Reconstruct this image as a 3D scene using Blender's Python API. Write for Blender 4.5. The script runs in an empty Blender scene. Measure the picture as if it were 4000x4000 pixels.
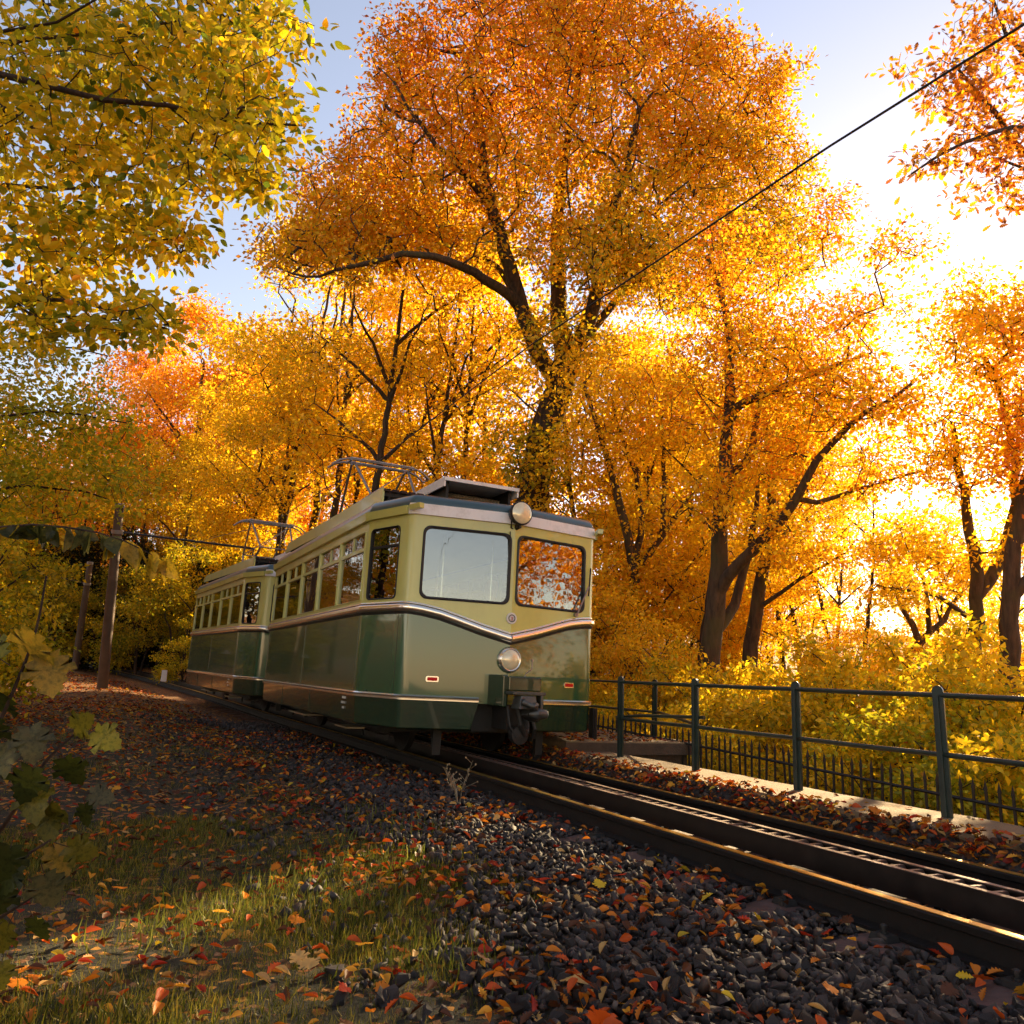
import bpy, bmesh, math, random
import numpy as np
from mathutils import Vector, Matrix, Euler

# ------------------------------------------------------------------ camera, sky, sun, exposure
scene = bpy.context.scene
COL = scene.collection
rad = math.radians
F_PX, CAM_ROT, CAM_LOC = 3099.0, (1.7793, -0.0471, -0.4672), (-3.5086, -7.1953, 0.7973)
cam_data = bpy.data.cameras.new('camera')
cam_data.sensor_width = 36.0
cam_data.lens = 36.0 * F_PX / 4000.0
cam_data.clip_start = 0.05
cam_data.clip_end = 3000.0
cam = bpy.data.objects.new('camera', cam_data)
COL.objects.link(cam)
cam.location = CAM_LOC
cam.rotation_euler = CAM_ROT
scene.camera = cam

SUN_AZ, SUN_EL = 60.5, 22.0          # azimuth from +Y towards +X
world = bpy.data.worlds.new('World')
scene.world = world
world.use_nodes = True
wn = world.node_tree
wn.nodes.clear()
w_out = wn.nodes.new('ShaderNodeOutputWorld')
w_bg = wn.nodes.new('ShaderNodeBackground')
w_sky = wn.nodes.new('ShaderNodeTexSky')
w_sky.sky_type = 'NISHITA'
w_sky.sun_disc = False
w_sky.sun_elevation = rad(SUN_EL)
w_sky.sun_rotation = rad(SUN_AZ)
w_sky.air_density = 1.0
w_sky.dust_density = 0.15
w_sky.ozone_density = 1.0
w_tint = wn.nodes.new('ShaderNodeMix')
w_tint.data_type = 'RGBA'
w_tint.blend_type = 'MULTIPLY'
w_tint.inputs[0].default_value = 1.0
w_tint.inputs[7].default_value = (1.60, 1.17, 0.95, 1.0)   # the photograph's warm white balance
wn.links.new(w_sky.outputs[0], w_tint.inputs[6])
wn.links.new(w_tint.outputs[2], w_bg.inputs[0])
w_bg.inputs[1].default_value = 0.066
wn.links.new(w_bg.outputs[0], w_out.inputs[0])

sun_data = bpy.data.lights.new('sun', 'SUN')
sun_data.energy = 5.0
sun_data.angle = rad(0.53)
sun_data.color = (1.0, 0.74, 0.40)
sun = bpy.data.objects.new('sun', sun_data)
COL.objects.link(sun)
_sd = Vector((math.sin(rad(SUN_AZ)) * math.cos(rad(SUN_EL)), math.cos(rad(SUN_AZ)) * math.cos(rad(SUN_EL)), math.sin(rad(SUN_EL))))
sun.rotation_euler = _sd.to_track_quat('Z', 'Y').to_euler()
sun.location = _sd * 80

vs = scene.view_settings
vs.view_transform = 'Standard'
vs.look = 'None'
vs.gamma = 1.0
vs.exposure = 2.0
vs.use_curve_mapping = False
scene.cycles.max_bounces = 6
scene.cycles.use_adaptive_sampling = True
scene.cycles.adaptive_threshold = 0.02
scene.cycles.diffuse_bounces = 2
scene.cycles.use_light_tree = False
scene.cycles.glossy_bounces = 3
scene.cycles.transmission_bounces = 4
scene.cycles.transparent_max_bounces = 12
scene.cycles.use_denoising = True

rng = np.random.default_rng(7)
random.seed(7)
PI = math.pi

# ------------------------------------------------------------------ helpers
_CM = np.array(Euler(CAM_ROT, 'XYZ').to_matrix())
_CC = np.array(CAM_LOC)

def at(u, v, d):
    """the place in the world that lies d metres in front of the lens at photograph pixel u, v"""
    return _CC + d * (_CM @ np.array([(u - 2000) / F_PX, (2000 - v) / F_PX, -1.0]))

def seen(P, margin=0):
    q = (np.atleast_2d(P) - _CC) @ _CM
    z = -q[:, 2]
    zz = np.where(z > 0.05, z, 0.05)
    u = 2000 + F_PX * q[:, 0] / zz
    v = 2000 - F_PX * q[:, 1] / zz
    return (z > 0.05) & (u > -margin) & (u < 4000 + margin) & (v > -margin) & (v < 4000 + margin), z

def new_obj(name, me, mat=None, parent=None):
    o = bpy.data.objects.new(name, me)
    COL.objects.link(o)
    if mat is not None and me is not None and not me.materials:
        me.materials.append(mat)
    if parent is not None:
        o.parent = parent
    return o

def tag(o, label=None, cat=None, group=None, kind=None):
    if label: o['label'] = label
    if cat: o['category'] = cat
    if group: o['group'] = group
    if kind: o['kind'] = kind
    return o

def thing(name, label, cat, loc=(0, 0, 0), rot=(0, 0, 0), group=None):
    o = bpy.data.objects.new(name, None)
    COL.objects.link(o)
    o.location = loc
    o.rotation_euler = rot
    o.empty_display_size = 0.2
    return tag(o, label, cat, group)

def copy_tree(o, parent=None):
    c = o.copy()
    COL.objects.link(c)
    c.parent = parent
    for ch in o.children:
        copy_tree(ch, c)
    return c

def mesh_np(name, verts, faces_tmpl=None, nv=None, count=1, faces=None, smooth=False):
    """mesh from numpy verts and either a repeated face template or explicit faces"""
    me = bpy.data.meshes.new(name)
    verts = np.asarray(verts, dtype=np.float32)
    if faces is not None:
        me.from_pydata(verts.tolist(), [], faces)
    else:
        ll = np.concatenate([np.array(f) for f in faces_tmpl])
        lt = np.array([len(f) for f in faces_tmpl])
        off = (np.arange(count) * nv)[:, None]
        loops = (ll[None, :] + off).ravel().astype(np.int32)
        tot = np.tile(lt, count).astype(np.int32)
        st = np.concatenate([[0], np.cumsum(tot)[:-1]]).astype(np.int32)
        me.vertices.add(len(verts))
        me.vertices.foreach_set('co', verts.ravel())
        me.loops.add(len(loops))
        me.loops.foreach_set('vertex_index', loops)
        me.polygons.add(len(tot))
        me.polygons.foreach_set('loop_start', st)
        me.polygons.foreach_set('loop_total', tot)
        me.update(calc_edges=True)
    if smooth:
        me.polygons.foreach_set('use_smooth', np.ones(len(me.polygons), dtype=bool))
    return me

def norm(a):
    a = np.asarray(a, dtype=float)
    return a / np.maximum(np.linalg.norm(a, axis=-1, keepdims=True), 1e-9)

class MB:
    """collects simple shapes, builds them as one mesh"""
    def __init__(self):
        self.v, self.f, self.n = [], [], 0
    def add(self, v, f):
        v = np.asarray(v, dtype=float).reshape(-1, 3)
        self.v.append(v)
        n = self.n
        self.f.extend([tuple(int(i) + n for i in q) for q in f])
        self.n += len(v)
        return self
    def box(self, c, s, rz=0.0, taper=1.0, rx=0.0, ry=0.0):
        x, y, z = s[0] / 2, s[1] / 2, s[2] / 2
        V = np.array([(-x, -y, -z), (x, -y, -z), (x, y, -z), (-x, y, -z), (-x * taper, -y * taper, z), (x * taper, -y * taper, z), (x * taper, y * taper, z), (-x * taper, y * taper, z)])
        if rz or rx or ry:
            V = V @ np.array(Euler((rx, ry, rz)).to_matrix()).T
        return self.add(V + np.array(c), [(0, 3, 2, 1), (4, 5, 6, 7), (0, 1, 5, 4), (1, 2, 6, 5), (2, 3, 7, 6), (3, 0, 4, 7)])
    def bbox(self, x0, x1, y0, y1, z0, z1):
        return self.box(((x0 + x1) / 2, (y0 + y1) / 2, (z0 + z1) / 2), (x1 - x0, y1 - y0, z1 - z0))
    def tube(self, pts, r, n=8, cap=True):
        P = np.asarray(pts, dtype=float)
        k = len(P)
        r = np.broadcast_to(np.asarray(r, dtype=float), (k,))
        T = np.empty_like(P)
        T[1:-1] = P[2:] - P[:-2]
        T[0] = P[1] - P[0]
        T[-1] = P[-1] - P[-2]
        T = norm(T)
        m = np.abs(T).mean(0)
        ref = np.eye(3)[int(np.argmin(m))]
        A = norm(np.cross(T, ref))
        B = np.cross(T, A)
        a = np.arange(n) * 2 * PI / n
        V = P[:, None, :] + r[:, None, None] * (np.cos(a)[None, :, None] * A[:, None, :] + np.sin(a)[None, :, None] * B[:, None, :])
        f = []
        for i in range(k - 1):
            b = i * n
            for j in range(n):
                j2 = (j + 1) % n
                f.append((b + j, b + j2, b + n + j2, b + n + j))
        if cap:
            f.append(tuple(range(n - 1, -1, -1)))
            f.append(tuple((k - 1) * n + j for j in range(n)))
        return self.add(V.reshape(-1, 3), f)
    def lathe(self, prof, c=(0, 0, 0), axis='z', n=20):
        """prof: (radius, height) pairs"""
        a = np.arange(n) * 2 * PI / n
        V = []
        for r, h in prof:
            for t in a:
                p = (r * math.cos(t), r * math.sin(t), h)
                V.append({'z': p, 'y': (p[0], p[2], p[1]), 'x': (p[2], p[0], p[1])}[axis])
        f = []
        for i in range(len(prof) - 1):
            for j in range(n):
                j2 = (j + 1) % n
                f.append((i * n + j, i * n + j2, (i + 1) * n + j2, (i + 1) * n + j))
        f.append(tuple(range(n)))
        f.append(tuple((len(prof) - 1) * n + j for j in range(n)))
        return self.add(np.array(V) + np.array(c), f)
    def extrude_path(self, prof, pts, rights, ups):
        """prof: closed list of (right, up); swept through pts"""
        k, n = len(pts), len(prof)
        V = []
        for p, r, u in zip(pts, rights, ups):
            for a, b in prof:
                V.append(np.asarray(p) + a * np.asarray(r) + b * np.asarray(u))
        f = []
        for i in range(k - 1):
            for j in range(n):
                j2 = (j + 1) % n
                f.append((i * n + j, i * n + j2, (i + 1) * n + j2, (i + 1) * n + j))
        f.append(tuple(range(n - 1, -1, -1)))
        f.append(tuple((k - 1) * n + j for j in range(n)))
        return self.add(V, f)
    def mesh(self, name, smooth=None):
        me = bpy.data.meshes.new(name)
        me.from_pydata(np.concatenate(self.v).tolist(), [], self.f)
        bm = bmesh.new()
        bm.from_mesh(me)
        bmesh.ops.recalc_face_normals(bm, faces=bm.faces)
        if smooth is not None:
            for fc in bm.faces: fc.smooth = True
            for e in bm.edges:
                if len(e.link_faces) == 2 and e.calc_face_angle(0) > smooth: e.smooth = False
        bm.to_mesh(me)
        bm.free()
        return me
    def build(self, name, mat, parent=None, smooth=None, bevel=0):
        o = new_obj(name, self.mesh(name, smooth), mat, parent)
        if bevel:
            m = o.modifiers.new('bevel', 'BEVEL')
            m.width = bevel
            m.segments = 2
            m.limit_method = 'ANGLE'
        return o

# ------------------------------------------------------------------ materials
def new_mat(name):
    m = bpy.data.materials.new(name)
    m.use_nodes = True
    nt = m.node_tree
    nt.nodes.clear()
    o = nt.nodes.new('ShaderNodeOutputMaterial')
    return m, nt, o

def N(nt, t, **kw):
    n = nt.nodes.new(t)
    for k, v in kw.items(): setattr(n, k, v)
    return n

def ramp(nt, fac, stops, interp='LINEAR'):
    r = N(nt, 'ShaderNodeValToRGB')
    r.color_ramp.interpolation = interp
    els = r.color_ramp.elements
    while len(els) > 1: els.remove(els[-1])
    els[0].position = stops[0][0]
    els[0].color = (*stops[0][1], 1)
    for p, c in stops[1:]:
        e = els.new(p)
        e.color = (*c, 1)
    nt.links.new(fac, r.inputs[0])
    return r.outputs[0]

def mixc(nt, fac, a, b, mode='MIX'):
    m = N(nt, 'ShaderNodeMix', data_type='RGBA', blend_type=mode)
    for s, v in ((m.inputs[0], fac), (m.inputs[6], a), (m.inputs[7], b)):
        if hasattr(v, 'is_linked') or isinstance(v, bpy.types.NodeSocket): nt.links.new(v, s)
        elif isinstance(v, (int, float)): s.default_value = v
        else: s.default_value = (*v, 1)
    return m.outputs[2]

def noise(nt, vec, scale, detail=4, rough=.55):
    n = N(nt, 'ShaderNodeTexNoise')
    n.inputs['Scale'].default_value = scale
    n.inputs['Detail'].default_value = detail
    n.inputs['Roughness'].default_value = rough
    if vec is not None: nt.links.new(vec, n.inputs['Vector'])
    return n.outputs[0]

def pbr(name, base, rough=.6, metal=0.0, var=.25, scale=8.0, bump=0.0, bscale=60.0, coat=0.0, dirt=None, dirt_amt=.5, dirt_scale=3.0, spec=.5):
    m, nt, o = new_mat(name)
    p = N(nt, 'ShaderNodeBsdfPrincipled')
    tc = N(nt, 'ShaderNodeTexCoord').outputs['Object']
    nz = noise(nt, tc, scale, 6, .6)
    lo = tuple(max(0, c * (1 - var)) for c in base)
    hi = tuple(min(1, c * (1 + var)) for c in base)
    col = ramp(nt, nz, [(.3, lo), (.7, hi)])
    if dirt:
        mp = N(nt, 'ShaderNodeMapping')
        mp.inputs['Scale'].default_value = (1, 1, .3 if coat else 1)
        nt.links.new(tc, mp.inputs[0])
        n2 = noise(nt, mp.outputs[0], dirt_scale, 8, .7)
        f = ramp(nt, n2, [(.48, (0, 0, 0)), (.68, (dirt_amt,) * 3)])
        col = mixc(nt, f, col, dirt)
    nt.links.new(col, p.inputs['Base Color'])
    r = N(nt, 'ShaderNodeMapRange')
    r.inputs[3].default_value = max(.02, rough - .12 * min(1, rough * 2))
    r.inputs[4].default_value = min(1, rough + .12 * min(1, rough * 2))
    nt.links.new(nz, r.inputs[0])
    nt.links.new(r.outputs[0], p.inputs['Roughness'])
    p.inputs['Metallic'].default_value = metal
    p.inputs['Specular IOR Level'].default_value = spec
    if coat:
        p.inputs['Coat Weight'].default_value = coat
        p.inputs['Coat Roughness'].default_value = .04
        p.inputs['Coat IOR'].default_value = 1.62
    if bump:
        b = N(nt, 'ShaderNodeBump')
        b.inputs['Strength'].default_value = bump
        b.inputs['Distance'].default_value = .02
        nt.links.new(noise(nt, tc, bscale, 5, .6), b.inputs['Height'])
        nt.links.new(b.outputs[0], p.inputs['Normal'])
    nt.links.new(p.outputs[0], o.inputs[0])
    return m

M = {}

def leaf_material(name, trans=.5, mottle=False):
    m, nt, o = new_mat(name)
    a = N(nt, 'ShaderNodeAttribute', attribute_name='leafcol').outputs['Color']
    oc = N(nt, 'ShaderNodeObjectInfo').outputs['Color']
    col = mixc(nt, 1.0, a, oc, 'MULTIPLY')
    if mottle:
        tc = N(nt, 'ShaderNodeTexCoord').outputs['Object']
        col = mixc(nt, 1.0, col, ramp(nt, noise(nt, tc, 7, 5, .7), [(.35, (.35, .42, .5)), (.6, (1.1, 1.05, 1)), (.75, (.75, .5, .4))]), 'MULTIPLY')
    d = N(nt, 'ShaderNodeBsdfDiffuse')
    t = N(nt, 'ShaderNodeBsdfTranslucent')
    g = N(nt, 'ShaderNodeBsdfGlossy')
    g.inputs['Roughness'].default_value = .42
    g.inputs['Color'].default_value = (.9, .9, .9, 1)
    nt.links.new(col, d.inputs[0])
    nt.links.new(col, t.inputs[0])
    mx = N(nt, 'ShaderNodeMixShader')
    mx.inputs[0].default_value = trans
    nt.links.new(d.outputs[0], mx.inputs[1])
    nt.links.new(t.outputs[0], mx.inputs[2])
    m2 = N(nt, 'ShaderNodeMixShader')
    m2.inputs[0].default_value = .018
    nt.links.new(mx.outputs[0], m2.inputs[1])
    nt.links.new(g.outputs[0], m2.inputs[2])
    nt.links.new(m2.outputs[0], o.inputs[0])
    return m

M['leaf'] = leaf_material('autumn leaf', .55)
M['leaf_near'] = leaf_material('mottled near leaf', .5, True)
M['litter'] = leaf_material('fallen leaf', .22)
M['grass'] = leaf_material('grass blade', .4)

def bark_material(name, dark, light, moss=None):
    m, nt, o = new_mat(name)
    p = N(nt, 'ShaderNodeBsdfPrincipled')
    tc = N(nt, 'ShaderNodeTexCoord').outputs['Object']
    mp = N(nt, 'ShaderNodeMapping')
    mp.inputs['Scale'].default_value = (1, 1, .16)
    nt.links.new(tc, mp.inputs[0])
    n1 = noise(nt, mp.outputs[0], 14, 8, .65)
    col = ramp(nt, n1, [(.35, dark), (.68, light)])
    if moss:
        f = ramp(nt, noise(nt, tc, 1.3, 5, .6), [(.5, (0, 0, 0)), (.66, (.7, .7, .7))])
        col = mixc(nt, f, col, moss)
    nt.links.new(col, p.inputs['Base Color'])
    p.inputs['Roughness'].default_value = .9
    b = N(nt, 'ShaderNodeBump')
    b.inputs['Strength'].default_value = .9
    b.inputs['Distance'].default_value = .04
    nt.links.new(n1, b.inputs['Height'])
    nt.links.new(b.outputs[0], p.inputs['Normal'])
    nt.links.new(p.outputs[0], o.inputs[0])
    return m

M['bark'] = bark_material('dark furrowed bark', (.012, .007, .004), (.075, .042, .022), (.05, .045, .012))
M['bark_smooth'] = bark_material('smooth beech bark', (.035, .02, .011), (.11, .065, .035), (.07, .06, .018))
M['twig'] = bark_material('thin twig bark', (.018, .009, .005), (.06, .03, .015))

M['cream'] = pbr('cream tram paint', (.56, .54, .15), .25, var=.05, scale=1.5, coat=.4, dirt=(.22, .19, .08), dirt_amt=.18, dirt_scale=2.5)
M['green'] = pbr('green tram paint', (.025, .09, .032), .22, var=.1, scale=1.2, coat=.8, dirt=(.05, .07, .03), dirt_amt=.35, dirt_scale=1.6)
M['dark_green'] = pbr('dark green skirt paint', (.012, .035, .016), .25, var=.2, scale=2, coat=.5, dirt=(.03, .028, .02), dirt_amt=.5, dirt_scale=4)
M['chrome'] = pbr('polished aluminium trim', (.92, .84, .72), .22, metal=.95, var=.02, scale=3)
M['gutter'] = pbr('whitish gutter metal', (.86, .80, .76), .4, metal=.05, var=.03, scale=3, dirt=(.3, .25, .18), dirt_amt=.35, dirt_scale=6)
M['roof'] = pbr('teal roof paint', (.045, .085, .095), .3, var=.15, scale=2, coat=.3)
M['rubber'] = pbr('black rubber seal', (.012, .009, .008), .55, var=.2)
M['black'] = pbr('greasy black steel', (.012, .010, .008), .6, var=.4, scale=12, bump=.2)
M['steel'] = pbr('cast coupler steel', (.10, .10, .095), .45, metal=.7, var=.3, scale=14, dirt=(.05, .035, .02), dirt_amt=.7, dirt_scale=9)
M['plank'] = pbr('dark weathered roof plank', (.045, .018, .012), .8, var=.4, scale=12, bump=.4)
M['panto'] = pbr('pantograph tube', (.30, .28, .27), .4, metal=.8, var=.25, scale=8)
M['coil'] = pbr('resistor coil metal', (.33, .26, .16), .45, metal=.7, var=.2)
M['seat'] = pbr('brown seat vinyl', (.10, .04, .02), .6)
M['interior'] = pbr('cream cabin lining', (.14, .12, .08), .7)
M['white'] = pbr('white enamel', (.75, .72, .68), .4, var=.05)
M['red_ink'] = pbr('red print', (.45, .03, .03), .5, var=.05)
M['ink'] = pbr('black print', (.02, .02, .02), .6)
M['railing'] = pbr('dark green railing paint', (.012, .026, .022), .38, var=.25, scale=9, dirt=(.07, .045, .02), dirt_amt=.4, dirt_scale=12, coat=.1)
M['iron'] = pbr('dark iron picket', (.012, .010, .009), .6, var=.4)
M['rail_side'] = pbr('rail steel with rust', (.009, .0055, .004), .7, metal=.3, var=.5, scale=9, bump=.2)
M['rail_top'] = pbr('worn rail head', (.55, .36, .08), .3, metal=.9, var=.25, scale=5)
M['rack'] = pbr('greased rack steel', (.022, .014, .011), .5, metal=.4, var=.4, scale=10)
M['rack_top'] = pbr('rubbed rack steel', (.17, .11, .09), .5, metal=.6, var=.3, scale=10)
M['sleeper'] = pbr('rust brown steel sleeper', (.085, .045, .036), .75, var=.35, scale=9, bump=.3)
M['concrete'] = pbr('weathered concrete', (.19, .125, .062), .9, var=.25, scale=5, bump=.5, bscale=70, dirt=(.09, .06, .035), dirt_amt=.75, dirt_scale=2.2)
M['concrete_dark'] = pbr('dark mossy concrete', (.075, .05, .032), .9, var=.4, scale=4, bump=.5, bscale=40)
M['pole'] = pbr('brown painted steel mast', (.10, .058, .032), .65, var=.3, scale=4, bump=.15)
M['wire'] = pbr('black overhead wire', (.015, .012, .011), .5)
M['skin'] = pbr('skin', (.45, .25, .17), .6, var=.05)
M['cloth_blue'] = pbr('blue cloth', (.05, .07, .14), .8)
M['cloth_pink'] = pbr('pink cloth', (.42, .16, .14), .8)
M['hair'] = pbr('grey hair', (.35, .33, .30), .7)
M['hair_dark'] = pbr('dark hair', (.03, .02, .015), .7)

def glass_material(name, refl, tint=(.75, .80, .78)):
    m, nt, o = new_mat(name)
    fr = N(nt, 'ShaderNodeFresnel')
    fr.inputs[0].default_value = 1.5
    mr = N(nt, 'ShaderNodeMapRange')
    mr.inputs[3].default_value = refl
    mr.inputs[4].default_value = 1.0
    nt.links.new(fr.outputs[0], mr.inputs[0])
    t = N(nt, 'ShaderNodeBsdfTransparent')
    t.inputs[0].default_value = (*tint, 1)
    g = N(nt, 'ShaderNodeBsdfGlossy')
    g.inputs['Roughness'].default_value = .0
    g.inputs['Color'].default_value = (.95, .95, .95, 1)
    tc = N(nt, 'ShaderNodeTexCoord').outputs['Object']
    b = N(nt, 'ShaderNodeBump')
    b.inputs['Strength'].default_value = .03
    b.inputs['Distance'].default_value = .03
    nt.links.new(noise(nt, tc, 5.0, 2, .5), b.inputs['Height'])
    nt.links.new(b.outputs[0], g.inputs['Normal'])
    mx = N(nt, 'ShaderNodeMixShader')
    nt.links.new(mr.outputs[0], mx.inputs[0])
    nt.links.new(t.outputs[0], mx.inputs[1])
    nt.links.new(g.outputs[0], mx.inputs[2])
    nt.links.new(mx.outputs[0], o.inputs[0])
    return m
M['windscreen'] = glass_material('windscreen glass', .15)
M['glass'] = glass_material('side window glass', .26, (.38, .38, .34))
M['lens'] = pbr('headlamp lens', (.80, .70, .45), .12, metal=.15, var=.1, scale=30, coat=1)
M['red_lens'] = pbr('red lamp lens', (.60, .008, .006), .35, var=.15, scale=60, spec=.2)

def ground_material():
    m, nt, o = new_mat('ground of grass, ballast and leaf litter')
    p = N(nt, 'ShaderNodeBsdfPrincipled')
    tc = N(nt, 'ShaderNodeTexCoord').outputs['Object']
    zone = N(nt, 'ShaderNodeSeparateColor')
    nt.links.new(N(nt, 'ShaderNodeAttribute', attribute_name='zone').outputs['Color'], zone.inputs[0])
    grass = ramp(nt, noise(nt, tc, 9, 8, .7), [(.3, (.007, .005, .0015)), (.55, (.016, .015, .003)), (.75, (.03, .028, .005))])
    v1 = N(nt, 'ShaderNodeTexVoronoi')
    v1.inputs['Scale'].default_value = 19
    nt.links.new(tc, v1.inputs['Vector'])
    stone = ramp(nt, v1.outputs['Color'], [(.1, (.010, .008, .008)), (.6, (.03, .024, .023)), (1, (.055, .045, .042))])
    v2 = N(nt, 'ShaderNodeTexVoronoi')
    v2.inputs['Scale'].default_value = 30
    v2.inputs['Randomness'].default_value = 1
    nt.links.new(tc, v2.inputs['Vector'])
    sep = N(nt, 'ShaderNodeSeparateColor')
    nt.links.new(v2.outputs['Color'], sep.inputs[0])
    litter = ramp(nt, sep.outputs[0], [(0, (.03, .012, .005)), (.35, (.10, .035, .008)), (.6, (.26, .09, .012)), (.85, (.42, .2, .02)), (1, (.2, .03, .008))])
    col = mixc(nt, zone.outputs[0], grass, stone)
    # leaf litter lies in single patches: cells whose random value falls below the local cover
    lt = N(nt, 'ShaderNodeMath', operation='LESS_THAN')
    nt.links.new(sep.outputs[1], lt.inputs[0])
    nt.links.new(zone.outputs[1], lt.inputs[1])
    col = mixc(nt, lt.outputs[0], col, litter)
    nt.links.new(col, p.inputs['Base Color'])
    p.inputs['Roughness'].default_value = .9
    b = N(nt, 'ShaderNodeBump')
    b.inputs['Strength'].default_value = .7
    b.inputs['Distance'].default_value = .03
    nt.links.new(noise(nt, tc, 26, 6, .7), b.inputs['Height'])
    nt.links.new(b.outputs[0], p.inputs['Normal'])
    nt.links.new(p.outputs[0], o.inputs[0])
    return m
M['ground'] = ground_material()

def stone_material():
    m, nt, o = new_mat('ballast basalt')
    p = N(nt, 'ShaderNodeBsdfPrincipled')
    a = N(nt, 'ShaderNodeAttribute', attribute_name='leafcol').outputs['Color']
    tc = N(nt, 'ShaderNodeTexCoord').outputs['Object']
    n1 = noise(nt, tc, 45, 6, .7)
    col = mixc(nt, 1.0, a, ramp(nt, n1, [(.3, (.5, .5, .5)), (.7, (1.3, 1.25, 1.2))]), 'MULTIPLY')
    nt.links.new(col, p.inputs['Base Color'])
    p.inputs['Roughness'].default_value = .72
    b = N(nt, 'ShaderNodeBump')
    b.inputs['Strength'].default_value = .5
    b.inputs['Distance'].default_value = .006
    nt.links.new(n1, b.inputs['Height'])
    nt.links.new(b.outputs[0], p.inputs['Normal'])
    nt.links.new(p.outputs[0], o.inputs[0])
    return m
M['stone'] = stone_material()

# ------------------------------------------------------------------ track path and terrain
Y0, RAD = -1.9, 188.0
_PY = np.array([-300, 8, 14.6, 19.4, 30, 45.5, 57, 120, 400.0])
_PZ = np.array([0, 0, .12, .21, .43, .84, 1.3, 4.0, 14.0])
def path_x(y):
    t = np.maximum(np.asarray(y, dtype=float) - Y0, 0)
    return -t * t / (2 * RAD)
def path_z(y):
    y = np.asarray(y, dtype=float)
    return (np.interp(y - 2, _PY, _PZ) + np.interp(y, _PY, _PZ) + np.interp(y + 2, _PY, _PZ)) / 3
def path_frame(y):
    h = max(y - Y0, 0) / RAD
    t = norm(np.array([-math.sin(h), math.cos(h), 0]))
    return np.array([float(path_x(y)), y, float(path_z(y))]), np.array([t[1], -t[0], 0]), np.array([0, 0, 1.0])
def sstep(a, b, x):
    t = np.clip((np.asarray(x, dtype=float) - a) / (b - a), 0, 1)
    return t * t * (3 - 2 * t)
def wob(x, y, s, k):
    return np.sin(x * s + k) * np.cos(y * s * 1.13 + 2 * k) + .5 * np.sin(x * s * 2.3 + 3 * k + y * s * 1.7)

def gz(x, y):
    x = np.asarray(x, dtype=float)
    y = np.asarray(y, dtype=float)
    lat = x - path_x(y)
    pz = path_z(y)
    bed = pz - .165
    # left: lawn, rising a little away from the camera, bank further left
    left = -.21 + .0218 * np.maximum(y + 1, 0) + .012 * np.maximum(y - 24, 0) + .10 * np.maximum(-lat - 9, 0) + .03 * wob(x, y, .9, 1)
    left = np.where(y > 30, np.maximum(left, pz - .1), left)
    left = left - .05 * np.maximum(-y - 10, 0)
    # right: drop beyond the ledge, wooded hill behind the train, falling away to the far side
    hill = -.85 + .26 * np.clip(y - 6.5, 0, 14) + .13 * np.maximum(y - 20.5, 0) + .06 * np.clip(x - 4, 0, 12) + .05 * wob(x, y, .5, 2)
    hill = hill - .22 * np.maximum(x - 15, 0) * sstep(60, 15, y)
    hill = hill - .06 * np.maximum(-y - 6, 0)
    near_r = pz + .085
    z = np.where(lat < 0, bed + (left - bed) * sstep(-1.2, -2.9, lat), bed)
    r1 = bed + (near_r - bed) * sstep(.45, .80, lat)
    edge = np.where(y < 12, 1.25, 2.4)
    r2 = r1 + (hill - r1) * sstep(edge - .25, edge + .15 + 1.5 * sstep(11, 14, y), lat)
    z = np.where(lat >= 0, r2, z)
    return z

def build_ground():
    xs = np.concatenate([np.linspace(-400, -24, 14), np.linspace(-22, -6, 33), np.linspace(-5.8, 3, 111), np.linspace(3.2, 24, 60), np.linspace(27, 400, 22)])
    ys = np.concatenate([np.linspace(-400, -22, 14), np.linspace(-20, -7, 27), np.linspace(-6.9, 12, 190), np.linspace(12.3, 60, 110), np.linspace(64, 400, 24)])
    X, Y = np.meshgrid(xs, ys, indexing='ij')
    Z = gz(X, Y)
    nearm = (np.abs(X) < 7) & (Y > -8) & (Y < 14)
    Z = Z + np.where(nearm, rng.normal(0, .006, X.shape), 0)
    # far ground settles to a level plain so that one sheet reaches the horizon
    D = np.hypot(X, Y)
    Z = Z * sstep(330, 90, D) + (-6) * sstep(90, 330, D)
    nx, ny = X.shape
    V = np.stack([X, Y, Z], -1).reshape(-1, 3)
    i, j = np.meshgrid(np.arange(nx - 1), np.arange(ny - 1), indexing='ij')
    a = (i * ny + j).ravel()
    F = np.stack([a, a + ny, a + ny + 1, a + 1], 1)
    me = bpy.data.meshes.new('ground')
    me.vertices.add(len(V))
    me.vertices.foreach_set('co', V.astype(np.float32).ravel())
    me.loops.add(F.size)
    me.loops.foreach_set('vertex_index', F.ravel().astype(np.int32))
    me.polygons.add(len(F))
    me.polygons.foreach_set('loop_start', (np.arange(len(F)) * 4).astype(np.int32))
    me.polygons.foreach_set('loop_total', np.full(len(F), 4, dtype=np.int32))
    me.update(calc_edges=True)
    me.polygons.foreach_set('use_smooth', np.ones(len(F), dtype=bool))
    lat = X - path_x(Y)
    bal = sstep(-2.4, -1.7, lat + .2 * wob(X, Y, 1.7, .4) - .4 * sstep(-3.6, 0, Y)) * sstep(1.6, 1.2, lat)
    cover = .22 + .10 * sstep(-2, -6, lat) + .65 * sstep(2, 14, Y) + .6 * sstep(1.2, 2.5, lat)
    cover = np.clip(cover, 0, .93)
    colr = np.stack([bal, cover, np.zeros_like(bal), np.ones_like(bal)], -1).reshape(-1, 4)
    at_ = me.attributes.new('zone', 'FLOAT_COLOR', 'POINT')
    at_.data.foreach_set('color', colr.astype(np.float32).ravel())
    o = new_obj('ground', me, M['ground'])
    tag(o, kind='structure')
build_ground()

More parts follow.
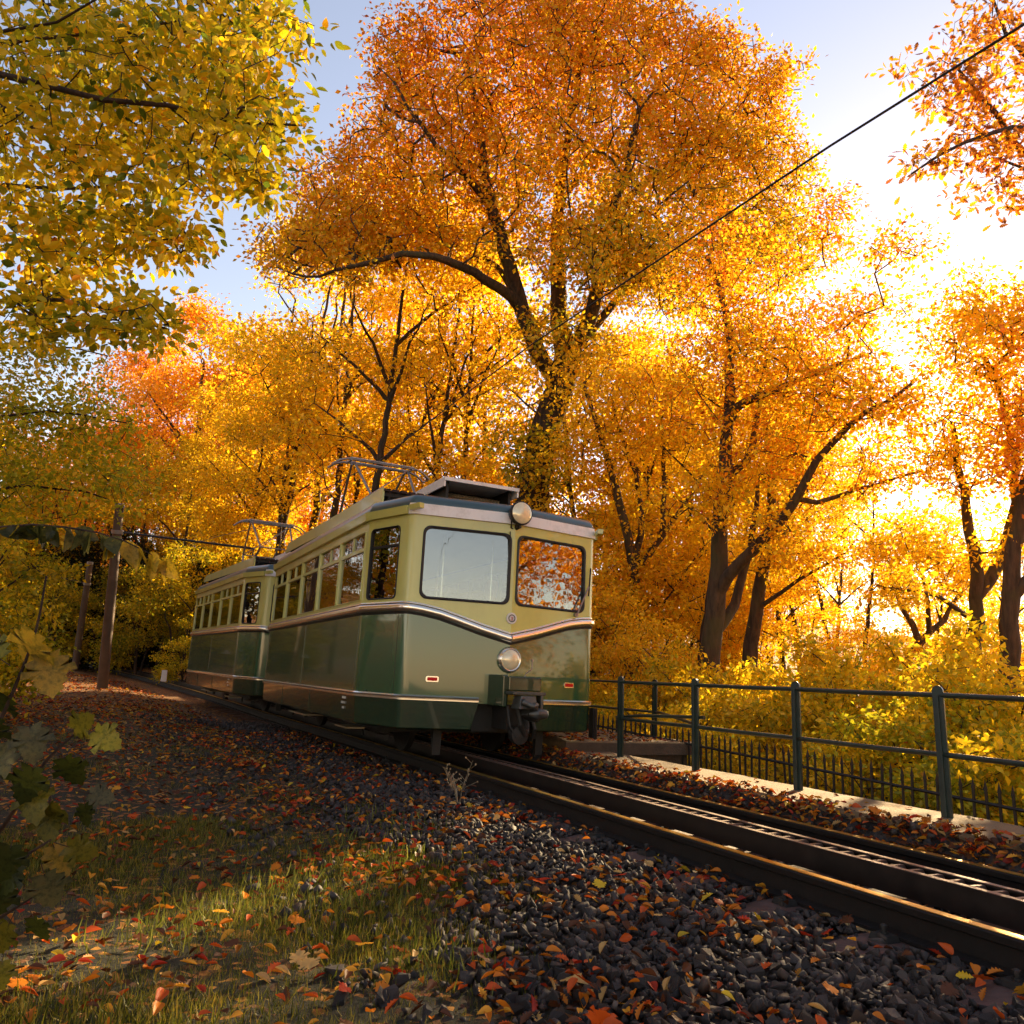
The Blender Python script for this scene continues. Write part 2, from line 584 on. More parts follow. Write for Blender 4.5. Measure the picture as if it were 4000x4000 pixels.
# ------------------------------------------------------------------ rails, rack, sleepers
RAIL_PROF = [(-.06, -.13), (.06, -.13), (.06, -.118), (.012, -.108), (.009, -.04), (.031, -.03), (.033, -.006), (.026, .0), (-.026, .0), (-.033, -.006), (-.031, -.03), (-.009, -.04), (-.012, -.108), (-.06, -.118)]
def sweep(prof, off, dz, y0, y1, step=.5):
    ys = np.arange(y0, y1 + .01, step)
    P, Rr, U = [], [], []
    for y in ys:
        p, r, u = path_frame(y)
        P.append(p + off * r + np.array([0, 0, dz])); Rr.append(r); U.append(u)
    return P, Rr, U
for off, lab in ((-.53, 'steel running rail on the ballast shoulder beside the grass'), (.53, 'steel running rail beside the leaf strip and concrete ledge')):
    r = thing('rail', lab, 'rail', group='running rails of the track')
    MB().extrude_path(RAIL_PROF, *sweep(RAIL_PROF, off, 0, -12, 60)).build('rail_body', M['rail_side'], r, smooth=.6)
    tp = [(-.024, .0005), (.024, .0005), (.024, .0035), (-.024, .0035)]
    MB().extrude_path(tp, *sweep(tp, off, 0, -12, 60)).build('running_surface', M['rail_top'], r)
    tp = [(-.0335, -.026), (-.0318, -.026), (-.0318, -.007), (-.0335, -.007)]

rk = thing('rack_rail', 'dark ladder rack rail with steel rungs between the running rails', 'rack rail')
for s in (-1, 1):
    pr = [(-.010, -.11), (.030, -.11), (.030, -.10), (.0, -.098), (.0, -.004), (.028, -.002), (.028, .006), (-.010, .006)]
    pr = [(a * -s, b) for a, b in pr]
    MB().extrude_path(pr, *sweep(pr, s * .085, .016, -12, 60)).build('channel', M['rack'], rk)
    tp = [(-.009, .0062), (.027, .0062), (.027, .009), (-.009, .009)]
    tp = [(a * -s, b) for a, b in tp]
    MB().extrude_path(tp, *sweep(tp, s * .085, .016, -12, 60)).build('channel_flange', M['rack_top'], rk)
rung_me = MB().box((0, 0, 0), (.15, .026, .032), taper=.8).mesh('rung')
rung_me.materials.append(M['rack_top'])
for i in range(112):
    p, r, u = path_frame(-7.0 + i * .1)
    o = new_obj('rung', rung_me, None, rk)
    o.location = p + np.array([0, 0, .0])
    o.rotation_euler = (0, 0, math.atan2(r[1], r[0]))

def sleeper_mesh():
    mb = MB()
    # steel trough: flat top, sloping sides and drooping ends
    xs = [(-.98, -.10, .08), (-.93, -.055, .10), (-.84, -.018, .11), (-.7, .0, .11), (.7, .0, .11), (.84, -.018, .11), (.93, -.055, .10), (.98, -.10, .08)]
    V = []
    for x, z, w in xs:
        V += [(x, -w - .02, z - .09), (x, -w * .85, z), (x, w * .85, z), (x, w + .02, z - .09)]
    f = []
    for i in range(len(xs) - 1):
        for j in range(3):
            f.append((i * 4 + j, i * 4 + j + 1, i * 4 + 5 + j, i * 4 + 4 + j))
    f += [(0, 1, 2, 3), (28, 29, 30, 31)]
    mb.add(V, f)
    return mb.mesh('sleeper', smooth=.7)
sl_me = sleeper_mesh()
sl_me.materials.append(M['sleeper'])
mb = MB()
mb.lathe([(.018, 0), (.018, .012), (.011, .013), (.011, .022), (.015, .023), (.015, .036), (.007, .040)], n=6)
bolt_me = mb.mesh('bolt')
bolt_me.materials.append(M['black'])
clip_me = MB().box((0, 0, .012), (.075, .09, .024), taper=.8).mesh('clip_plate')
clip_me.materials.append(M['black'])
for i in range(36):
    y = -6.4 + i * .52
    p, r, u = path_frame(y)
    s = new_obj('sleeper', sl_me)
    s.location = p + np.array([0, 0, -.134])
    s.rotation_euler = (0, 0, math.atan2(r[1], r[0]))
    tag(s, 'rust brown steel sleeper ' + ('bedded in the open ballast beside the railing' if y < -.3 else 'in the dark under the leading railcar' if y < 6.6 else 'in the dark under the second railcar'), 'sleeper', 'sleepers under the track')
    if i < 16:
        for ox in (-.63, -.43, .43, .63):
            for me_, nm in ((clip_me, 'clip_plate'), (bolt_me, 'bolt')):
                b = new_obj(nm, me_, None, s)
                b.location = (ox, 0, .001 if nm == 'clip_plate' else .02)

# concrete ledge and platform
mb = MB()
ys = np.arange(-13, 11.6, .35)
prof = []
V = []
for k, y in enumerate(ys):
    j1, j2 = rng.normal(0, .012), rng.normal(0, .01)
    zt = .1 + rng.normal(0, .003)
    V += [(.73 + j1, y, -.5), (.75 + j1, y, zt - .02), (.78 + j1, y, zt), (1.40 + j2, y, zt), (1.43 + j2, y, zt - .02), (1.46 + j2, y, -1.6)]
n = 6
f = []
for k in range(len(ys) - 1):
    for j in range(n - 1):
        f.append((k * n + j, k * n + j + 1, (k + 1) * n + j + 1, (k + 1) * n + j))
f += [tuple(range(n)), tuple((len(ys) - 1) * n + j for j in range(n))]
mb.add(V, f)
ledge = mb.build('concrete_ledge', M['concrete'], smooth=.5)
tag(ledge, 'low weathered concrete ledge carrying the green railing beside the track', 'ledge')

pf = thing('platform', 'raised concrete platform slab beside the front of the tram', 'platform')
MB().bbox(.86, 2.62, .15, 11.5, .075, .205).build('slab', M['concrete'], pf, bevel=.015)
mb = MB()
mb.bbox(.90, 2.5, .24, 11.4, -.9, .072)
mb.build('support_wall', M['concrete_dark'], pf)
MB().bbox(.845, 2.63, .135, .149, .07, .19).build('edge_beam', M['concrete_dark'], pf)  # thin darker sheet over the front face of the slab

# ------------------------------------------------------------------ green tubular railing on the ledge
FX = 1.197
POSTS = [-.34, -1.49, -2.655, -3.84, -5.02, -6.2]
def post_mesh(h):
    """flat bar post with a rounded head and a welded edge flange"""
    mb = MB()
    prof = [(-.032, 0), (.032, 0), (.032, h - .032)] + [(.032 * math.cos(a), h - .032 + .032 * math.sin(a)) for a in np.linspace(.3, PI - .3, 7)] + [(-.032, h - .032)]
    V = [(-.011, a, b) for a, b in prof] + [(.011, a, b) for a, b in prof]
    n = len(prof)
    f = [tuple(range(n)), tuple(range(n, 2 * n))] + [(i, (i + 1) % n, n + (i + 1) % n, n + i) for i in range(n)]
    mb.add(V, f)
    mb.bbox(-.034, .034, -.0065, .0065, .0, h - .06)
    return mb.mesh('post', smooth=.6)
rl = thing('railing', 'dark green two bar tube railing along the concrete ledge', 'railing')
pm = post_mesh(.79)
pm.materials.append(M['railing'])
for y in POSTS:
    p = new_obj('post', pm, None, rl)
    p.location = (FX, y, .098)
    p.rotation_euler = (rng.normal(0, .008), rng.normal(0, .008), 0.35)
for z, nm in ((.83, 'top_bar'), (.47, 'middle_bar')):
    for k in range(len(POSTS) - 1):
        a, b = POSTS[k], POSTS[k + 1]
        ext = .07 if k == 0 else 0
        MB().tube([(FX + .002 * (k % 2), a + ext, z), (FX + .001, (a + b) / 2, z - .003), (FX, b + .001, z)], .0165, 12).build(nm, M['railing'], rl, smooth=.8)
pr = thing('railing', 'green tube railing guarding the outer edge of the concrete platform', 'railing')
pp = post_mesh(.68)
pp.materials.append(M['railing'])
PL = [(2.47, 11.2), (2.47, 9.0), (2.47, 6.8), (2.47, 4.8), (2.47, 2.8), (2.47, .81)]
for x, y in PL:
    p = new_obj('post', pp, None, pr)
    p.location = (x, y, .205)
    p.rotation_euler = (0, 0, .35)
for z, nm in ((.84, 'top_bar'), (.50, 'middle_bar')):
    MB().tube([(2.47, 11.3, z), (2.47, .81, z), (2.42, .62, z), (1.26, -1.46, z - (.02 if z > .6 else .02))], .0155, 12).build(nm, M['railing'], pr, smooth=.8)
MB().tube([(1.24, -.20, .475), (1.236, -.62, .515), (1.235, -1.56, .555)], .0155, 12).build('end_bar', M['railing'], pr, smooth=.8)

# iron picket fence on the slope below the ledge
pk = thing('picket_fence', 'low black iron picket fence on the bushy slope below the ledge', 'fence')
PXF = 2.4
def pick_z(y): return .36 + .035 * min(max(y, -5), 3)
mb = MB()
mb.box((0, 0, -.5), (.016, .016, .96))
mb.add([(-.011, -.011, -.02), (.011, -.011, -.02), (.011, .011, -.02), (-.011, .011, -.02), (0, 0, .06)], [(0, 1, 4), (1, 2, 4), (2, 3, 4), (3, 0, 4), (3, 2, 1, 0)])
picket_me = mb.mesh('picket')
picket_me.materials.append(M['iron'])
for i in range(150):
    y = -7.5 + i * .1
    p = new_obj('picket', picket_me, None, pk)
    p.location = (PXF + rng.normal(0, .006), y + rng.normal(0, .006), pick_z(y) - .06 + rng.normal(0, .006))
    p.rotation_euler = (rng.normal(0, .02), rng.normal(0, .025), 0)
for dz in (-.17, -.82):
    MB().tube([(PXF, y, pick_z(y) + dz) for y in np.arange(-7.6, 7.8, .5)], .013, 4).build('cross_bar', M['iron'], pk)

# ------------------------------------------------------------------ tram railcar
W1, W2, TAP, LEN, NOSE = 1.044, 1.2655, .676, 5.806, .165
def outline():
    """half plan, nose to tail, rounded corners; returns points and arc lengths of the corners"""
    base = [(0, -NOSE), (W1, 0), (W2, TAP), (W2, LEN), (W1, LEN + TAP), (0, LEN + TAP + NOSE)]
    rads = [0, .10, .12, .12, .10, 0]
    pts = [np.array(base[0])]
    for i in range(1, 5):
        a, b, c = map(np.array, (base[i - 1], base[i], base[i + 1]))
        d1, d2 = norm(a - b), norm(c - b)
        ang = math.acos(np.clip(d1 @ d2, -1, 1))
        t = rads[i] / math.tan(ang / 2)
        p1, p2 = b + d1 * t, b + d2 * t
        cen = b + norm(d1 + d2) * rads[i] / math.sin(ang / 2)
        a1, a2 = math.atan2(*(p1 - cen)[::-1]), math.atan2(*(p2 - cen)[::-1])
        for k in range(6):
            th = a1 + (a2 - a1) * k / 5
            pts.append(cen + rads[i] * np.array([math.cos(th), math.sin(th)]))
    pts.append(np.array(base[-1]))
    P = np.array(pts)
    u = np.concatenate([[0], np.cumsum(np.linalg.norm(np.diff(P, axis=0), axis=1))])
    return P, u
OP, OU = outline()
_t = norm(np.gradient(OP, axis=0))
ON = np.stack([_t[:, 1], -_t[:, 0]], 1)          # outward normals of the half plan
ON[0] = norm(np.array([OP[1][1] - OP[0][1], -(OP[1][0] - OP[0][0])]))
ON[-1] = (0, 1)
def pu(u, z, off=0.0, sg=-1):
    u = np.asarray(u, dtype=float)
    x = np.interp(u, OU, OP[:, 0]) + off * np.interp(u, OU, ON[:, 0])
    y = np.interp(u, OU, OP[:, 1]) + off * np.interp(u, OU, ON[:, 1])
    return np.stack([sg * x, y, np.broadcast_to(np.asarray(z, dtype=float), np.shape(x))], -1)
U_COR = OU[1:7]                 # first corner arc
U_BEND = OU[7:13]
U_RB = OU[13:19]
U_RC = OU[19:25]
U_END = OU[-1]
U_TAP0, U_TAP1 = U_COR[-1], U_BEND[0]
U_SIDE0, U_SIDE1 = U_BEND[-1], U_RB[0]
_bx = np.array([0, .304, .508, .709, .88, 1.0, 1.06]); _bz = np.array([1.247, 1.322, 1.383, 1.440, 1.470, 1.481, 1.482])
_ux = np.interp(_bx, OP[:8, 0], OU[:8])
def belt_top(u):
    u = np.asarray(u, dtype=float)
    m = np.minimum(u, U_END - u)
    return np.where(m < _ux[-1], np.interp(m, _ux, _bz), 1.482)
BELT_H = .118
def belt_bot(u): return belt_top(u) - BELT_H
ZT, ZSK, ZW0, ZW1, ZG0, ZG1 = .593, .322, 1.515, 2.235, 2.325, 2.44

def ugrid(u0, u1, step=.12):
    g = np.unique(np.concatenate([[u0, u1], OU[(OU > u0) & (OU < u1)], np.arange(u0, u1, step)]))
    keep = [g[0]]
    for q in g[1:]:
        if q - keep[-1] > 1e-4: keep.append(q)
    return np.array(keep)

def strip(mb, u0, u1, z0, z1, off0=0.0, off1=None, sides=(-1, 1), th=.03, step=.12):
    """wall strip with thickness along the plan between two height curves"""
    if off1 is None: off1 = off0
    g = ugrid(u0, u1, step)
    a = z0(g) if callable(z0) else np.full(len(g), z0)
    b = z1(g) if callable(z1) else np.full(len(g), z1)
    for s in sides:
        rows = [pu(g, a, off0, s), pu(g, b, off1, s), pu(g, b, off1 - th, s), pu(g, a, off0 - th, s)]
        V = np.stack(rows, 1).reshape(-1, 3)
        f = []
        for i in range(len(g) - 1):
            for j in range(4):
                j2 = (j + 1) % 4
                f.append((i * 4 + j, i * 4 + j2, (i + 1) * 4 + j2, (i + 1) * 4 + j))
        f += [(0, 1, 2, 3), tuple(4 * (len(g) - 1) + j for j in range(4))]
        mb.add(V, f)

def rrect(u0, u1, z0, z1, r, k=5):
    """rounded rectangle loop in (u, z)"""
    pts = []
    for cx, cz, a0 in ((u1 - r, z1 - r, 0), (u0 + r, z1 - r, PI / 2), (u0 + r, z0 + r, PI), (u1 - r, z0 + r, 1.5 * PI)):
        for i in range(k + 1):
            a = a0 + PI / 2 * i / k
            pts.append((cx + r * math.cos(a), cz + r * math.sin(a)))
    return np.array(pts)

def panel_hole(mb, U0, U1, Z0, Z1, hole, sg, th=.03):
    """flat wall panel around one rounded opening"""
    k = len(hole) // 4
    outer = []
    for q, (cu, cz) in enumerate(((U1, Z1), (U0, Z1), (U0, Z0), (U1, Z0))):
        for i in range(k): outer.append((cu, cz))
    outer = np.array(outer)
    n = len(hole)
    A, B = pu(hole[:, 0], hole[:, 1], 0, sg), pu(outer[:, 0], outer[:, 1], 0, sg)
    A2 = pu(hole[:, 0], hole[:, 1], -th, sg)
    V = np.concatenate([A, B, A2])
    f = []
    for i in range(n):
        j = (i + 1) % n
        if np.allclose(outer[i], outer[j]): f.append((i, j, n + i))
        else: f.append((i, j, n + j, n + i))
        f.append((i, j, 2 * n + j, 2 * n + i))
    mb.add(V, f)

def ring(mb, loop, wdt, off, sg, h=.012):
    """frame ring following a loop in (u, z)"""
    c = loop.mean(0)
    d = loop - c
    inner = c + d * (1 - wdt / np.maximum(np.abs(d).max(0), 1e-6))
    n = len(loop)
    rows = [pu(loop[:, 0], loop[:, 1], off - .03, sg), pu(loop[:, 0], loop[:, 1], off + h * .6, sg), pu((loop * .6 + inner * .4)[:, 0], (loop * .6 + inner * .4)[:, 1], off + h, sg), pu(inner[:, 0], inner[:, 1], off + h * .5, sg), pu(inner[:, 0], inner[:, 1], off - .03, sg)]
    V = np.concatenate(rows)
    f = []
    for r in range(4):
        for i in range(n):
            j = (i + 1) % n
            f.append((r * n + i, r * n + j, (r + 1) * n + j, (r + 1) * n + i))
    mb.add(V, f)
    return inner

def pane(loop, sg, off=-.012):
    mb = MB()
    A = pu(loop[:, 0], loop[:, 1], off, sg)
    B = pu(loop[:, 0], loop[:, 1], off - .006, sg)
    n = len(loop)
    mb.add(np.concatenate([A, B]), [tuple(range(n)), tuple(range(2 * n - 1, n - 1, -1))] + [(i, (i + 1) % n, n + (i + 1) % n, n + i) for i in range(n)])
    return mb

def moulding(mb, u0, u1, zc, prof, sides=(-1, 1), step=.06):
    g = ugrid(u0, u1, step)
    c = zc(g) if callable(zc) else np.full(len(g), zc)
    n = len(prof)
    for s in sides:
        V = np.stack([pu(g, c + dz, off, s) for dz, off in prof], 1).reshape(-1, 3)
        f = []
        for i in range(len(g) - 1):
            for j in range(n - 1):
                f.append((i * n + j, i * n + j + 1, (i + 1) * n + j + 1, (i + 1) * n + j))
        f += [tuple(range(n)), tuple((len(g) - 1) * n + j for j in range(n))]
        mb.add(V, f)

def front_u(x):
    return x * math.hypot(W1, NOSE) / W1

def window(root, mb_wall, U0, U1, hole_u0, hole_u1, hz0, hz1, r, sg, glass, frame_mat, fw=.022, Z0=None, Z1=None, name='window', bars=()):
    hole = rrect(hole_u0, hole_u1, hz0, hz1, r)
    panel_hole(mb_wall, U0, U1, Z0, Z1, hole, sg)
    fm = MB()
    inner = ring(fm, hole, fw, 0.0, sg)
    for kind, a, z0, z1 in bars:
        if kind == 'h':
            for s_ in (sg,):
                g = np.linspace(hole_u0 + .004, hole_u1 - .004, 3)
                rows = [pu(g, z0, -.02, s_), pu(g, z0, .006, s_), pu(g, z1, .006, s_), pu(g, z1, -.02, s_)]
                V = np.stack(rows, 1).reshape(-1, 3)
                fm.add(V, [(i * 4 + j, i * 4 + (j + 1) % 4, (i + 1) * 4 + (j + 1) % 4, (i + 1) * 4 + j) for i in range(2) for j in range(4)] + [(0, 1, 2, 3), (8, 9, 10, 11)])
        else:
            g = np.array([a - .014, a + .014])
            rows = [pu(g, z0, -.02, sg), pu(g, z0, .004, sg), pu(g, z1, .004, sg), pu(g, z1, -.02, sg)]
            V = np.stack(rows, 1).reshape(-1, 3)
            fm.add(V, [(j, (j + 1) % 4, 4 + (j + 1) % 4, 4 + j) for j in range(4)] + [(0, 1, 2, 3), (4, 5, 6, 7)])
    w = fm.build(name, frame_mat, root, smooth=.7)
    pane(inner + (hole - inner) * .5, sg).build('pane', glass, w)
    return w

def build_tram():
    root = thing('tram_railcar', 'green and cream rack railcar leading, with the V trimmed nose and round headlamp', 'tram')
    cream, green, skirt = MB(), MB(), MB()
    # lower body (upper edge follows the V moulding), skirt with the coupler opening
    strip(green, 0, U_END, .56, lambda g: belt_bot(g) + .03)
    u_op0, u_op1 = front_u(.285), front_u(.35)
    strip(skirt, u_op1, U_END - u_op1, ZSK, ZT - .001, -.012, .003)
    for s in (-1, 1):
        for e in (0, 1):
            q = [(u_op0, .575), (u_op1 + .0005, .59), (u_op1 + .0005, ZSK)]
            if e: q = [(U_END - a, b) for a, b in q]
            A = np.array([pu(a, b, .003 - .015 * (b < .5), s) for a, b in q]); B = np.array([pu(a, b, -.03, s) for a, b in q])
            skirt.add(np.concatenate([A, B]), [(0, 1, 2), (3, 4, 5), (0, 1, 4, 3), (1, 2, 5, 4), (2, 0, 3, 5)])
    strip(skirt, u_op1, U_END - u_op1, ZSK - .02, ZSK + .001, -.045, -.012)
    green.build('lower_body', M['green'], root, smooth=.6)
    skirt.build('skirt', M['dark_green'], root, smooth=.6)
    # cream upper body
    strip(cream, 0, U_END, belt_top, ZW0 - .012)
    strip(cream, 0, U_END, ZW1 + .012, ZG0 + .004)
    zA, zB = ZW0 - .0121, ZW1 + .0121
    for s in (-1, 1):
        f0, f1 = front_u(.03), front_u(.925)
        strip(cream, 0, f0 - .025, zA, zB, sides=(s,))
        window(root, cream, f0 - .0251, f1 + .03, f0 + .0, f1, ZW0, ZW1 - .004, .075, s, M['windscreen'], M['rubber'], .026, zA, zB, name='windscreen')
        strip(cream, f1 + .0299, U_TAP0 + .06, zA, zB, sides=(s,))
        t0, t1 = U_TAP0 + .075, U_TAP1 + .0
        window(root, cream, U_TAP0 + .0601, U_TAP1 + .01, t0 + .03, t1 - .035, ZW0 - .005, ZW1, .05, s, M['glass'], M['rubber'], .014, zA, zB, name='corner_window', bars=[('h', 0, 2.028, 2.05)])
        strip(cream, U_TAP1 + .0099, U_SIDE0 + .03, zA, zB, sides=(s,))
        n = 5
        uu = np.linspace(U_SIDE0 + .0301, U_SIDE1 - .0301, n + 1)
        for i in range(n):
            a, b = uu[i], uu[i + 1]
            bars = [('h', 0, 2.03, 2.068)]
            if i != 2: bars.append(('v', (a + b) / 2, 2.066, ZW1 - .004))
            window(root, cream, a, b, a + .03, b - .03, ZW0, ZW1, .018, s, M['glass'], M['cream'], .012, zA, zB, name='side_window', bars=bars)
        strip(cream, U_SIDE1 - .03, U_RB[-1] - .01 + .02, zA, zB, sides=(s,))
        ra0, ra1 = U_RB[-1] + .0101, U_RC[0] - .06
        window(root, cream, ra0, ra1, ra0 + .03, ra1 - .045, ZW0 - .005, ZW1, .05, s, M['glass'], M['rubber'], .014, zA, zB, name='corner_window', bars=[('h', 0, 2.028, 2.05)])
        strip(cream, ra1, U_END - f1 - .0299, zA, zB, sides=(s,))
        window(root, cream, U_END - f1 - .03, U_END - f0 + .0251, U_END - f1, U_END - f0, ZW0, ZW1 - .004, .075, s, M['windscreen'], M['rubber'], .026, zA, zB, name='windscreen')
        strip(cream, U_END - f0 + .025, U_END, zA, zB, sides=(s,))
    cream.build('upper_body', M['cream'], root, smooth=.6)
    # belt moulding: bright bead, dark groove, broad band, dark lines underneath
    mid = lambda g: belt_top(g) - BELT_H / 2
    mb = MB(); moulding(mb, 0, U_END, mid, [(.036, 0), (.036, .02), (.03, .031), (.01, .037), (-.012, .036), (-.03, .028), (-.037, .016), (-.037, 0)])
    bt = mb.build('belt_moulding', M['chrome'], root, smooth=.9)
    mb = MB(); moulding(mb, 0, U_END, mid, [(.059, 0), (.059, .010), (.050, .016), (.0435, .012), (.0435, 0)])
    mb.build('bead', M['chrome'], bt, smooth=.9)
    mb = MB(); moulding(mb, 0, U_END, mid, [(.0434, 0), (.0434, .007), (.0362, .007), (.0362, 0)])
    moulding(mb, 0, U_END, mid, [(-.0372, 0), (-.0372, .012), (-.060, .006), (-.060, 0)])
    mb.build('groove_strip', M['black'], bt)
    # lower trim
    mb = MB(); moulding(mb, front_u(.29), U_END - front_u(.29), ZT, [(.026, 0), (.026, .012), (.014, .03), (.0, .026), (-.006, .014), (-.010, .02), (-.02, .02), (-.022, 0)])
    mb.build('lower_trim', M['chrome'], root, smooth=.5)
    # roof: gutter band, curved shell
    for a, b in ((0, U_TAP0 - .02), (U_END - U_TAP0 + .02, U_END)):
        gt = MB(); strip(gt, a, b, ZG0 + .0042, ZG1, .024, .010, th=.03)
        gt.build('end_gutter', M['gutter'], root, smooth=.5)
    gs = MB(); strip(gs, U_TAP0 - .019, U_END - U_TAP0 + .019, ZG0 + .0042, ZG1 - .03, .04, .05, th=.06)
    for s in (-1, 1):     # gutter ends run on past the corners
        for e in (0, 1):
            a = np.array([s * W2, TAP]) if not e else np.array([s * W2, LEN])
            b = np.array([s * W1, 0]) if not e else np.array([s * W1, LEN + TAP])
            d = norm(b - a)
            q = b + d * .01
            q2 = b + d * .17
            nn = np.array([-d[1], d[0]])
            if nn @ np.array([s, 0]) < 0: nn = -nn
            V = []
            for p_ in (q, q2):
                for o_, z_ in ((.045, ZG0 + .034), (.054, ZG1 - .032), (-.005, ZG1 - .032), (-.005, ZG0 + .034)):
                    V.append((*(p_ + nn * o_), z_ + (.004 if p_ is q2 else 0)))
            gs.add(V, [(0, 1, 2, 3), (4, 5, 6, 7), (0, 1, 5, 4), (1, 2, 6, 5), (2, 3, 7, 6), (3, 0, 4, 7)])
    gs.build('side_gutter', M['cream'], root, smooth=.5)
    rf = MB()
    rings = [(-.012, ZG1 - .06), (.004, ZG1 + .001), (-.012, ZG1 + .05), (-.05, ZG1 + .092), (-.13, ZG1 + .115), (-.4, ZG1 + .128), (-.75, ZG1 + .132)]
    g = ugrid(0, U_END, .25)
    rows = []
    for off, z in rings:
        L_, R_ = pu(g, z, off, -1), pu(g, z, off, 1)[::-1]
        rows.append(np.concatenate([L_, R_[1:-1]]))
    n = len(rows[0])
    f = []
    for r in range(len(rows) - 1):
        for i in range(n):
            j = (i + 1) % n
            f.append((r * n + i, r * n + j, (r + 1) * n + j, (r + 1) * n + i))
    f.append(tuple((len(rows) - 1) * n + i for i in range(n)))
    rf.add(np.concatenate(rows), f)
    rf.build('roof', M['roof'], root, smooth=.8)
    # floor, chassis, wheels
    fl = MB(); fl.bbox(-W2 + .05, W2 - .05, .5, LEN + TAP - .5, .60, .64); fl.bbox(-W1 + .08, W1 - .08, .05, .5, .60, .64)
    fl.build('floor', M['black'], root)
    ch = MB(); ch.bbox(-.42, .42, .2, LEN + .3, .30, .58); ch.bbox(-.9, .9, .9, 5.4, .22, .5); ch.bbox(-.30, .30, -.02, .3, .30, .56)
    ch.build('chassis', M['black'], root)
    for y in (1.25, 4.95):
        ax = MB(); ax.tube([(-.62, y, .30), (.62, y, .30)], .05, 10); ax.build('axle', M['black'], root)
        for s in (-1, 1):
            w = MB(); w.lathe([(.05, -.05), (.24, -.05), (.27, -.035), (.305, -.03), (.298, .035), (.24, .04), (.06, .05)], (s * .53, y, .30), 'x', 24)
            w.build('wheel', M['black'], root, smooth=.6)
            b = MB(); b.box((s * .80, y, .30), (.14, .26, .22)); b.box((s * .84, y, .16), (.05, .7, .05)); b.tube([(s * .86, y + .38, .26), (s * .87, y + .40, .18), (s * .87, y + .36, .13)], .014, 6)
            b.build('axle_box', M['black'], root)
    for a in ((-1.22, -.98, 3.0, 3.95, .245, .262), (-1.20, -1.0, 1.15, 1.6, .225, .24)):
        st = MB(); st.bbox(*a); st.build('foot_step', M['coil'], root)
    for s in (-1, 1):
        fg = MB(); fg.box((s * .56, .22, .19), (.08, .05, .26), taper=1.1); fg.build('rail_guard', M['black'], root)
    mf = MB(); mf.box((1.09, .03, .40), (.03, .08, .30)); mf.tube([(1.09, -.02, .24), (1.10, -.03, .26), (1.10, -.03, .55)], .014, 6)
    mf.build('mud_flap', M['rubber'], root)
    # windscreen wipers
    wp = MB(); a = pu(front_u(.80), 1.49, .035, 1); b = pu(front_u(.955), 1.80, .03, 1); c = pu(front_u(.975), 2.0, .03, 1)
    wp.tube([pu(front_u(.80), 1.49, .0, 1), a], .022, 10); wp.tube([a, b], .010, 6)
    w = wp.build('wiper', M['panto'], root, smooth=.8)
    q = MB(); q.tube([b - np.array([0, 0, .10]), c], .009, 6); q.build('wiper_blade', M['rubber'], w)
    wp = MB(); wp.tube([pu(front_u(.06), 2.25, .02, -1), pu(front_u(.045), 2.02, .025, -1)], .006, 6); wp.build('wiper', M['rubber'], root)
    # headlamps
    ny = -NOSE
    hl = MB(); hl.lathe([(.125, .03), (.128, .0), (.120, -.02), (.104, -.035), (.095, -.03)], (0, ny, .985), 'y', 32)
    h = hl.build('headlamp', M['chrome'], root, smooth=.8)
    ln = MB(); ln.lathe([(.097, -.03), (.09, -.040), (.06, -.052), (.03, -.058), (.004, -.060)], (0, ny, .985), 'y', 28); ln.build('lens', M['lens'], h, smooth=.8)
    hl = MB(); hl.lathe([(.05, .10), (.10, .06), (.120, .0), (.124, -.03), (.118, -.045), (.106, -.04)], (.012, ny - .06, 2.435), 'y', 32)
    hl.box((.012, ny - .03, 2.315), (.05, .05, .05)); hl.tube([(.012, ny + .02, 2.29), (.012, ny - .05, 2.30), (.012, ny - .05, 2.34)], .02, 8); hl.tube([(-.06, ny - .02, 2.36), (-.05, ny - .0, 2.29), (.0, ny + .02, 2.28)], .008, 6)
    h = hl.build('roof_headlamp', M['rubber'], root, smooth=.8)
    ln = MB(); ln.lathe([(.108, -.045), (.09, -.055), (.055, -.064), (.004, -.068)], (.012, ny - .06, 2.435), 'y', 28); ln.build('lens', M['lens'], h, smooth=.8)
    for s in (-1, 1):
        u = front_u(.745)
        for w_, h_, off, mat, nm, b_ in ((.125, .052, .010, M['chrome'], 'tail_lamp', .012), (.095, .032, .018, M['red_lens'], 'lens', .006)):
            lp = rrect(u - w_ / 2, u + w_ / 2, .77 - h_ / 2, .77 + h_ / 2, h_ * .3)
            mb = MB()
            A, B = pu(lp[:, 0], lp[:, 1], off, s), pu(lp[:, 0], lp[:, 1], -.002, s)
            k = len(lp)
            mb.add(np.concatenate([A, B]), [tuple(range(k))] + [(i, (i + 1) % k, k + (i + 1) % k, k + i) for i in range(k)])
            if nm == 'tail_lamp': tl = mb.build(nm, mat, root)
            else: mb.build(nm, mat, tl)
    # round badge with a toothed ring and a red winged figure
    cz, by = 1.388, ny - .006
    mb = MB(); mb.lathe([(.056, .008), (.056, .0), (.052, -.004)], (.0, by, cz), 'y', 28); bd = mb.build('badge', M['white'], root)
    mb = MB()
    V, f = [], []
    k = 64
    for i in range(k):
        a = 2 * PI * i / k
        ro = .040 if (i // 2) % 2 else .035
        V += [(ro * math.cos(a), by - .0056, cz + ro * math.sin(a)), (.0285 * math.cos(a), by - .0056, cz + .0285 * math.sin(a))]
    f = [(2 * i, 2 * ((i + 1) % k), 2 * ((i + 1) % k) + 1, 2 * i + 1) for i in range(k)]
    mb.add(V, f); mb.build('badge_ring', M['ink'], bd)
    mb = MB()
    q = [(-.014, .014), (-.004, .008), (.010, .012), (.012, .002), (.0, .0), (-.006, -.005), (.008, -.008), (.012, -.016), (-.004, -.019), (-.014, -.012)]
